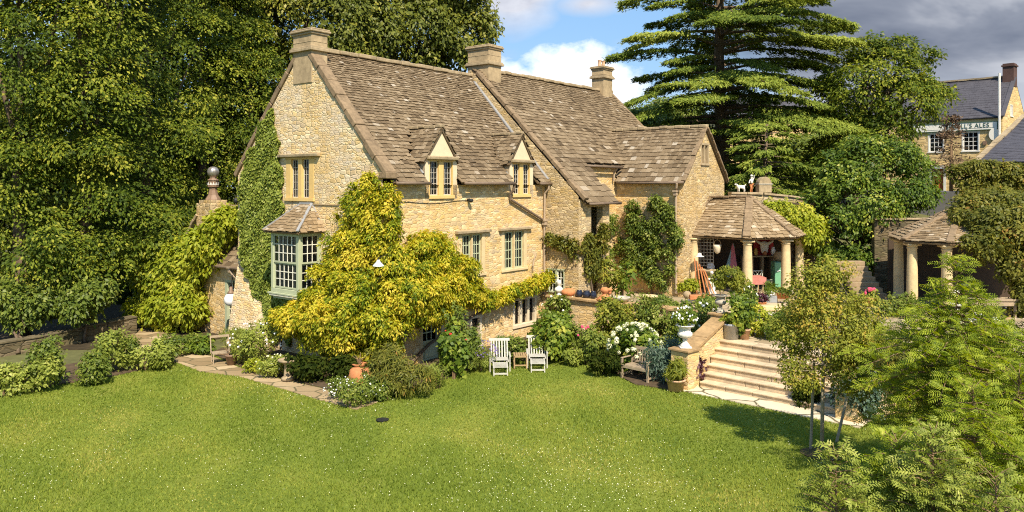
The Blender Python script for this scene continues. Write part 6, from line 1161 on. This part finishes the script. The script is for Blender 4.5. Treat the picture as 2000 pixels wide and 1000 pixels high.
t = pot(1701, 599, 1.15, .23, .40, 'terracotta', 'terracotta pot of bright pink geraniums before the shaded steps', plant=('leaf_bright', .3, 22, .1, .7, .5)); blooms(t, .27, .75, 16, .10, 'petal_pink', 410, (.72, 1.1))
t = thing('stone_trough', G(1505, 590, LZ), 'grey trough of white flowers and spiky leaves before the fridge', 'trough'); m = MB(); m.box(-.22, .22, -.15, .15, 0, .26); m.box(-.19, .19, -.12, .12, .26, .262); m.build('trough', 'zinc', t, bevel=.02); p, N, td, sz, tn = crown([(0, 0, .5, .25, .18, .32)], 26, 12, .13, .3, seed=8, up=.0, sub=5); leaves('foliage', p, N, sz, tn, 'leaf_bright', t, .1, td, .2); blooms(t, .22, .42, 16, .06, 'petal_white', 411, (.6, 1.1))
# slabs and stones on the terrace
def boulder(px, py, z, r, label, mat_='grey_stone', name='stone_block', d=None, box=None):
    b = G(px, py, z) if d is None else np.array((*P(px, py, d)[:2], z)); m = MB()
    if box: m.box(-box[0], box[0], -box[1], box[1], 0, box[2])
    else: m.blob((0, 0, r[2]*.8), r, 12, 8, jit=.12)
    return tag(m.build(name, mat_, None, not box, bevel=.02 if box else 0, loc=b), label, 'stone')
boulder(1505, 606, TZ, None, 'rough golden stone step before the grey trough', 'dressed_stone', 'stone_step', box=(.38, .25, .2)); boulder(1512, 616, TZ, None, 'low worn slab in front of the golden stone step', 'grey_stone', 'stone_step', box=(.5, .22, .08))
boulder(1342, 582, LZ, (.17, .17, .17), 'round stone ball near the pale downpipe', 'weathered_stone', 'stone_ball'); boulder(1383, 596, TZ, (.16, .15, .15), 'shiny blue black glazed ball beside the weathered urn', 'blue_black', 'glazed_ball')
boulder(1352, 592, TZ, (.28, .16, .1), 'pale flat boulder near the stone ball', 'white_marble'); boulder(1440, 600, TZ, (.25, .15, .1), 'pale rock left of the golden stone step', 'grey_stone'); boulder(1400, 612, TZ, (.2, .14, .14), 'pale boulder beside the upper pier', 'white_marble')
boulder(1365, 585, LZ, None, 'long low terracotta planter behind the glazed ball', 'terracotta', 'planter', box=(.4, .12, .2))
# ornaments along the terrace ledge
LZ2 = 1.65
def bust(loc, s, label, mat_='white_marble', rz=0.0):
    t = thing('bust', loc, label, 'bust', rotz=rz); m = MB(); m.lathe([(.13*s, 0), (.13*s, .06*s), (.07*s, .1*s), (.08*s, .16*s)], (0, 0, 0), 14); m.build('socle', mat_, t, True); g = bpy.data.meshes.new('head'); m = MB()
    m.lathe([(.10*s, .15*s), (.21*s, .22*s), (.24*s, .32*s), (.2*s, .4*s), (.09*s, .46*s), (.075*s, .52*s), (.09*s, .56*s), (.115*s, .62*s), (.12*s, .70*s), (.10*s, .78*s), (.05*s, .82*s), (.005, .83*s)], (0, 0, 0), 18)
    m.v = [(x, y*(.72 if z < .45*s else 1.1)-(.03*s if z > .5*s else 0), z) for x, y, z in m.v]
    m.add([(-.02*s, -.135*s, .66*s), (.02*s, -.135*s, .66*s), (0, -.18*s, .635*s), (0, -.13*s, .72*s)], [(0, 2, 3), (2, 1, 3), (0, 1, 2)])
    for k in range(26): a = rng.random()*6.28; zz = .70+.11*rng.random(); rr = .115*(1-(zz-.70)*3.2); m.blob((rr*s*math.cos(a), rr*s*math.sin(a)*1.05+.015*s, zz*s), .034*s, 6, 4)
    m.build('head', mat_, t, True); return t
bust(np.array((*H(8.98, -.78)[:2], LZ2)), .78, 'white marble bust with curly hair on the terrace ledge', rz=.3)
t = thing('terracotta_shell', np.array((*H(9.0, -1.25)[:2], LZ2)), 'ribbed reddish terracotta jar lying beside the marble bust', 'jar'); m = MB(); m.blob((0, 0, .16), (.3, .2, .17), 24, 10, jit=.05); m.build('jar', 'terracotta', t, True)
for i, (v_, r_, lab) in enumerate([(-1.75, .14, 'small black glazed pot next to the lying jar'), (-2.1, .17, 'larger black glazed pot on the ledge before the twisted stems'), (-2.42, .13, 'dark glazed pot left of the terracotta figure')]):
    t = thing('glazed_pot', np.array((*H(9.05, v_)[:2], LZ2)), lab, 'pot', 'dark glazed pots on the ledge'); m = MB(); m.lathe([(r_*.6, 0), (r_, .1), (r_, .2), (r_*.7, .27), (r_*.8, .3), (r_*.6, .3)], (0, 0, 0), 16); m.build('pot', 'blue_black', t, True)
t = thing('terracotta_figure', np.array((*H(8.98, -3.0)[:2], LZ2)), 'squat terracotta figure with a turned head on the terrace ledge', 'ornament'); m = MB(); m.lathe([(.34, 0), (.33, .05), (.22, .14), (.12, .22), (.09, .28), (.16, .33), (.18, .4), (.15, .47), (.06, .52)], (0, 0, 0), 16); m.blob((.17, -.05, .42), (.14, .09, .07), 10, 6); m.blob((.2, -.04, .32), (.07, .06, .1), 8, 6); m.build('figure', 'terracotta', t, True)
t = thing('stone_trough', np.array((*H(9.0, -3.75)[:2], LZ2)), 'shallow oval stone trough on the terrace ledge', 'trough'); m = MB(); m.lathe([(.2, 0), (.3, .1), (.34, .17), (.34, .2), (.28, .2), (.24, .12), (.001, .11)], (0, 0, 0), 20); m.build('trough', 'grey_stone', t, True)
t = thing('stone_bowl', np.array((*H(9.3, -4.75)[:2], TZ+.25)), 'pale stone bowl on a short foot behind the ledge', 'bowl'); m = MB(); m.lathe([(.2, 0), (.2, .2), (.16, .28), (.22, .38), (.36, .5), (.37, .56), (.3, .56), (.2, .46), (.001, .42)], (0, 0, 0), 20); m.build('bowl', 'dressed_stone', t, True)
# bust and bits by the pavilion
bust(P(1867, 608, 28.5), .95, 'smooth white stone bust at the edge of the pavilion floor', rz=-.5)
t = thing('stone_ledge', P(1940, 652, 29.0)*np.array((1, 1, 0))+ZZ*.9, 'long flat pale stone ledge below the creeper hung pavilion', 'ledge'); m = MB(); m.box(-1.0, 1.1, -.35, .35, 0, .15); m.build('ledge', 'grey_stone', t, bevel=.02); m = MB(); m.box(-.95, 1.05, -.3, .3, -.95, -.001); m.build('base', 'rubble_dry', t)
t = thing('timber_bench', P(1930, 600, 29.6)*np.array((1, 1, 0))+ZZ*1.05, 'old timber bench with a dark plank front under the creeper', 'bench'); m = MB(); m.box(-1.0, 1.05, -.2, .2, .74, .82); m.build('seat', 'weathered_wood', t); m = MB(); m.box(-1.0, 1.05, -.16, -.12, .55, .735); m.build('apron', 'weathered_wood', t); legs4(t, .98, .17, .74, .08, 'weathered_wood')
t = thing('planter', P(1905, 610, 28.9)*np.array((1, 1, 0))+ZZ*1.05, 'dark rectangular planter of small white flowers on the stone ledge', 'planter'); m = MB(); m.box(-.35, .3, -.1, .1, 0, .24); m.build('planter', 'zinc', t, bevel=.01); p, N, td, sz, tn = crown([(0, 0, .32, .38, .12, .14)], 26, 14, .1, .08, seed=9, sub=5); leaves('foliage', p, N, sz, tn, 'leaf_bright', t, .5, td); blooms(t, .3, .4, 14, .045, 'petal_white', 420, (.5, 1.1))
t = thing('wicker_crate', P(1946, 610, 28.9)*np.array((1, 1, 0))+ZZ*1.05, 'small white slatted crate on the stone ledge', 'crate'); m = MB(); m.box(-.16, .16, -.1, .1, 0, .2)
for k in range(7): m.box(-.15+k*.048, -.13+k*.048, -.115, -.1, .02, .18)
m.build('crate', 'white_china', t); boulder(1967, 610, 1.05, (.14, .12, .12), 'round brown stone beside the white crate', 'brown_coping', d=28.9)
pot(1990, 640, .5, .16, .42, 'zinc', 'pale cylindrical tin pot at the far end of the stone ledge', rim=False, taper=.95, d=28)
t = thing('bamboo_chair', P(1925, 590, 31.2)*np.array((1, 1, 0))+ZZ*1.3, 'spindly bamboo chair in the shade of the pavilion', 'chair', rotz=.4); m = MB(); m.box(-.25, .25, -.25, .25, .42, .46); m.build('seat', 'teak', t); legs4(t, .25, .25, .42, .04, 'teak'); m = MB()
for x in (-.22, 0, .22): m.tube([(x, .24, .42), (x*.9, .3, .95)], .02, 6)
m.tube([(-.22, .3, .95), (.22, .3, .95)], .02, 6); m.tube([(-.22, .26, .5), (.2, .3, .93)], .014, 6); m.build('backrest', 'teak', t)
t = thing('dark_table', P(1890, 590, 31.6)*np.array((1, 1, 0))+ZZ*1.3, 'dark table holding pale dishes inside the pavilion', 'table'); m = MB(); m.box(-.7, .6, -.35, .35, .72, .77); m.build('tabletop', 'dark_wood_and_shade', t); legs4(t, .55, .3, .72, .06, 'dark_wood_and_shade')
t = thing('pale_dish', P(1880, 545, 31.4)*np.array((1, 1, 0))+ZZ*2.071, 'wide pale dish on the dark pavilion table', 'dish'); m = MB(); m.lathe([(.1, 0), (.3, .1), (.32, .14), (.27, .12), (.001, .04)], (0, 0, 0), 18); m.build('dish', 'white_marble', t, True)
t = thing('paper_notice', P(1873, 514, 32.5), 'small white paper notice pinned in the pavilion gloom', 'notice'); m = MB(); m.box(-.13, .13, -.005, .005, -.16, .16); m.build('sheet', 'white_paint', t)
m = MB(); m.box(-.17, .17, .006, .04, -2.0, .2); m.build('post', 'dark_wood_and_shade', t)
# ---- things inside the loggia
def at(px, py, d): return P(px, py, d)
def std(px, d, z=LZ): q = P(px, 0, d); q[2] = z; return q
t = thing('fridge', std(1521, 36.4), 'rounded pale green fridge standing behind the right loggia pillar', 'fridge'); m = MB(); m.box(-.3, .3, -.28, .3, .05, 1.28); m.build('body', 'green_fridge', t, bevel=.07); m = MB(); m.box(-.29, .29, -.33, -.281, .1, 1.25); dr = m.build('door', 'green_fridge', t, bevel=.02); m = MB(); m.tube([(-.2, -.37, .85), (-.05, -.37, .88)], .018, 8); m.build('handle', 'white_china', dr)
t = thing('wall_poster', at(1491, 485, 37.45), 'deep red wall hanging behind the loggia mantel shelf', 'poster'); m = MB(); m.box(-.48, .48, -.02, .02, -.42, .75); m.build('panel', 'red_poster', t)
t = thing('torso_cast', at(1493, 482, 37.2), 'white plaster cast torso with spread arms hung on the red panel', 'sculpture'); m = MB(); m.lathe([(.1, -.32), (.16, -.25), (.2, -.05), (.22, .12), (.17, .22), (.07, .27)], (0, 0, 0), 14); m.v = [(x, y*.5, z) for x, y, z in m.v]; m.tube([(-.42, 0, .3), (-.2, -.02, .17), (0, -.03, .14), (.2, -.02, .17), (.42, 0, .3)], [.05, .075, .09, .075, .05], 8); m.build('torso', 'white_marble', t, True)
t = thing('mantel_shelf', std(1488, 37.2), 'wooden shelf unit along the back wall of the loggia', 'shelf'); m = MB(); m.box(-1.0, .62, -.22, .25, 1.42, 1.48); m.build('shelf', 'weathered_stone', t, bevel=.01)
for x in (-.95, -.5, 0, .55): m = MB(); m.box(x-.05, x+.05, -.15, .2, 0, 1.419); m.build('leg', 'dim_stone', t)
for px, hh, rr, mt, lab in ((1476, .36, .1, 'yellow_glaze', 'yellow glazed vase on the loggia shelf'), (1494, .22, .1, 'terracotta', 'small orange vase on the loggia shelf'), (1510, .42, .11, 'white_china', 'tall white jar on the loggia shelf')):
    q = std(px, 37.15, LZ+1.481); t = thing('vase', q, lab, 'vase', 'vases on the loggia shelf'); m = MB(); m.lathe([(rr*.6, 0), (rr, hh*.35), (rr*.9, hh*.7), (rr*.6, hh*.85), (rr*.8, hh), (rr*.6, hh)], (0, 0, 0), 14); m.build('vase', mt, t, True)
t = thing('large_jar', std(1521, 36.5, LZ+1.285), 'big pale jar standing on top of the green fridge', 'jar'); m = MB(); m.lathe([(.14, 0), (.24, .15), (.25, .28), (.15, .4), (.18, .44)], (0, 0, 0), 16); m.build('jar', 'weathered_stone', t, True)
def lattice_chair(px, d, rz, label):
    t = thing('lattice_chair', std(px, d), label, 'chair', 'pale green lattice chairs in the loggia', rz); m = MB(); m.box(-.24, .24, -.22, .22, .43, .47); m.build('seat', 'sage_paint', t); legs4(t, .23, .21, .43, .035, 'sage_paint'); m = MB(); q = [(-.24, .22, .47), (-.24, .26, .92), (.24, .26, .92), (.24, .22, .47)]
    for a, b in zip(q[:-1], q[1:]): m.tube([a, b], .018, 6)
    for a, b in (((-.24, .24, .9), (.05, .23, .5)), ((.24, .24, .9), (-.05, .23, .5)), ((-.1, .25, .92), (.2, .22, .5)), ((.1, .25, .92), (-.2, .22, .5))): m.tube([a, b], .011, 5)
    m.build('backrest', 'cream_bars', t); return t
lattice_chair(1484, 35.3, .15, 'lattice backed pale chair facing out beside the cloth covered table'); lattice_chair(1499, 35.9, 1.3, 'lattice backed pale chair seen edgewise before the shelf')
t = thing('cloth_table', std(1467, 34.75), 'small table under a faded red patterned cloth behind the middle pillar', 'table'); m = MB(); m.box(-.5, .5, -.4, .4, .72, .75); m.build('tabletop', 'teak', t); legs4(t, .45, .35, .72, .05, 'teak'); m = MB(); m.prism([(-.53, -.43, .752), (.53, -.43, .752), (.53, .43, .752), (-.53, .43, .752)], (0, 0, .012)); m.box(-.54, .54, -.445, -.432, .45, .764); m.box(-.545, -.532, -.43, .43, .45, .764); tc_ = m.build('tablecloth', 'rose_cloth', loc=t.location); tag(tc_, 'faded red patterned tablecloth hanging off the loggia table', 'tablecloth')
for px, mt, lean_, lab in ((1420, 'teal_board', .30, 'faded teal board leaning in the dark loggia'), (1434, 'pink_board', -.06, 'dusty pink tapering board leaning in the dark loggia')):
    t = thing('leaning_board', std(px, 36.6), lab, 'board', 'boards leaning in the loggia'); m = MB(); q = [(-.22, 0, .5), (.22, 0, .5), (.12+lean_, .2, 1.9), (.05+lean_, .22, 2.1), (-.02+lean_, .2, 1.9)]; m.prism(q, (0, .03, 0)); m.build('board', mt, t); m = MB(); m.tube([(0, -.05, 0), (0, .1, .7)], .03); m.tube([(.2, .3, 0), (0, .1, .7)], .03); m.build('stand', 'dark_wood_and_shade', t)
t = thing('hanging_basket', at(1401, 483, 34.9), 'small wire basket lantern hanging under the loggia eave', 'basket'); m = MB(); m.lathe([(.02, -.3), (.12, -.22), (.17, 0), (.18, .12), (.15, .12), (.13, -.15)], (0, 0, 0), 16); m.build('basket', 'pale_stone', t, True); m = MB(); m.tube([(.16*math.cos(a), 0, .12+.22*math.sin(a)) for a in np.linspace(0, math.pi, 9)], .012, 5); m.tube([(0, 0, .34), (0, 0, .62)], .008, 4); m.build('handle', 'teak', t)
t = thing('iron_screen', std(1378, 35.9), 'pale wrought iron screen panel against the loggia wall', 'screen', rotz=-.3); m = MB()
for k in range(6): m.box(-.35+k*.14-.012, -.35+k*.14+.012, -.02, .02, 1.1, 2.4)
for k in range(9): z = 1.12+k*.155; m.box(-.36, .36, -.015, .015, z-.012, z+.012)
m.build('grille', 'grey_stone', t)
for x in (-.35, .35): m = MB(); m.box(x-.03, x+.03, -.03, .03, 0, 1.1); m.build('leg', 'grey_stone', t)
for i in range(5):
    px = 1363+i*3.4; t = thing('timber_pole', std(px, 34.9-.1*i), ['rust red pole leaning closest to the first pillar', 'rust red pole propped second in the bundle by the first pillar', 'rust red pole crossing the middle of the bundle', 'rust red pole leaning farthest across the bundle', 'shortest rust red pole at the open side of the bundle'][i], 'pole', 'rust red poles propped by the first pillar'); m = MB(); m.tube([(.12*i-.1, -.2, 0), (-.12+.03*i, .12, 1.55-.12*i)], .028, 6); m.build('pole', 'rust_pole', t)
t = thing('white_bucket', std(1366, 35.1, LZ+1.62), 'crumpled white sunhat perched on the rust red poles', 'hat'); m = MB(); m.lathe([(.22, 0), (.2, .02), (.1, .05), (.09, .15), (.03, .17)], (0, 0, 0), 14); m.build('hat', 'white_paint', t, True); t.name = 'sun_hat'
t = thing('pedestal', std(1390, 34.6), 'white square plaster pedestal topped by a ball near the loggia front', 'pedestal'); m = MB(); m.box(-.17, .17, -.17, .17, 0, .1); m.box(-.13, .13, -.13, .13, .1, .62); m.box(-.18, .18, -.18, .18, .62, .7); m.build('shaft', 'white_marble', t, bevel=.01); m = MB(); m.lathe([(.06, .7), (.05, .86), (.02, .88)], (0, 0, 0), 12); m.blob((0, 0, .95), .08, 12, 8); m.build('finial', 'white_marble', t, True)
t = thing('stone_basin', std(1380, 35.3), 'grey stone basin on a post behind the white pedestal', 'basin'); m = MB(); m.lathe([(.16, 0), (.12, .1), (.12, .7), (.3, .85), (.42, .98), (.42, 1.02), (.34, 1.0), (.001, .9)], (0, 0, 0), 18); m.build('basin', 'weathered_stone', t, True)
t = thing('wall_plate', at(1388, 521, 36.2), 'round pale blue plate propped in the loggia', 'plate'); m = MB(); m.lathe([(.001, -.01), (.17, -.01), (.18, .02), (.001, .01)], (0, 0, 0), 18); o = m.build('plate', 'white_china', t); o.data.transform(Matrix.Rotation(R(80), 4, 'X')); m = MB(); m.box(-.12, .12, .03, .09, -(at(1388, 521, 36.2)[2]-LZ), .1); m.build('stand', 'dim_stone', t)
t = thing('fallen_chair', std(1565, 34.2), 'low wooden chair frame beside the last loggia pillar', 'chair', rotz=-.3); m = MB(); m.box(-.3, .3, -.25, .25, .3, .34); m.build('seat', 'teak', t); legs4(t, .29, .24, .3, .04, 'teak'); m = MB(); m.tube([(-.27, .24, .34), (-.25, .34, .72), (.25, .34, .72), (.27, .24, .34)], .025, 6); m.build('backrest', 'teak', t)
# ---- on the curved wall: arched stone block, painted figure and dog
q = np.array((12.35, 38.1, 5.84)); t = thing('arched_stone', q+X3*.05, 'arched lichen stained stone block standing on the curved wall', 'stone', rotz=.15); m = MB(); m.prism([(-.33, -.2, 0), (.33, -.2, 0)]+[(.33*math.cos(a), -.2, .42+.36*math.sin(a)) for a in np.linspace(0, math.pi, 10)], (0, .4, 0)); m.build('block', 'weathered_stone', t, bevel=.02); m = MB(); m.box(-.36, .36, -.23, .23, .40, .45); m.build('ledge', 'grey_stone', t)
def skin(name, pts, edges, rad, mat_, parent, lv=1):
    me = bpy.data.meshes.new(name); me.from_pydata([tuple(p) for p in pts], edges, []); o = link(bpy.data.objects.new(name, me)); o.parent = parent; s = o.modifiers.new('skin', 'SKIN'); s.use_smooth_shade = True
    for v, r_ in zip(me.skin_vertices[0].data, rad): v.radius = (r_, r_) if not hasattr(r_, '__len__') else r_
    me.skin_vertices[0].data[0].use_root = True; b = o.modifiers.new('sub', 'SUBSURF'); b.levels = lv; b.render_levels = lv; me.materials.append(M[mat_]); return o
q = np.array((11.78, 38.02, 5.86)); t = thing('painted_figure', q, 'small painted garden figure in white shirt striding with one arm raised', 'figure', rotz=.4)
skin('body', [(0, 0, .42), (0, 0, .5), (0, 0, .6), (0, 0, .66), (0, -.01, .72), (0, -.01, .78), (-.08, 0, .61), (-.15, -.02, .52), (-.2, -.06, .46), (.08, 0, .61), (.13, -.02, .7), (.12, -.04, .82), (-.23, -.07, .44), (.12, -.05, .86)], [(0, 1), (1, 2), (2, 3), (3, 4), (4, 5), (2, 6), (6, 7), (7, 8), (2, 9), (9, 10), (10, 11), (8, 12), (11, 13)], [.075, .075, .085, .035, .06, .05, .035, .028, .022, .035, .028, .022, .02, .02], 'white_paint', t)
skin('trousers', [(0, 0, .44), (-.05, 0, .38), (-.08, -.07, .22), (-.09, -.02, .05), (-.09, -.06, .02), (.05, 0, .38), (.08, .06, .21), (.12, .13, .06), (.12, .09, .02)], [(0, 1), (1, 2), (2, 3), (3, 4), (0, 5), (5, 6), (6, 7), (7, 8)], [.08, .06, .045, .035, .03, .06, .045, .035, .03], 'rust_pole', t)
m = MB(); m.lathe([(.09, .79), (.05, .81), (.045, .86), (.01, .87)], (0, 0, 0), 10); m.build('hat', 'white_paint', t, True)
t = thing('dog_figure', np.array((11.25, 37.95, 5.86)), 'small white dog figure standing on the curved wall beside the painted figure', 'figure', rotz=.2)
skin('body', [(0, 0, .27), (-.12, 0, .27), (-.2, 0, .30), (-.25, 0, .38), (-.31, 0, .39), (-.36, 0, .37), (.12, 0, .27), (.2, 0, .33), (.25, 0, .4), (-.14, -.05, .16), (-.14, -.05, .02), (-.14, .05, .16), (-.15, .05, .02), (.14, -.05, .17), (.17, -.05, .10), (.15, -.05, .02), (.14, .05, .17), (.17, .05, .1), (.15, .05, .02)], [(0, 1), (1, 2), (2, 3), (3, 4), (4, 5), (0, 6), (6, 7), (7, 8), (1, 9), (9, 10), (1, 11), (11, 12), (6, 13), (13, 14), (14, 15), (6, 16), (16, 17), (17, 18)], [.085, .095, .07, .055, .05, .03, .075, .022, .015, .035, .025, .035, .025, .04, .025, .025, .04, .025, .025], 'white_paint', t)
m = MB()
for s_ in (-1, 1): m.prism([(-.24, s_*.05, .42), (-.28, s_*.06, .41), (-.25, s_*.07, .34)], (0, .012, 0))
m.build('ear', 'white_paint', t)
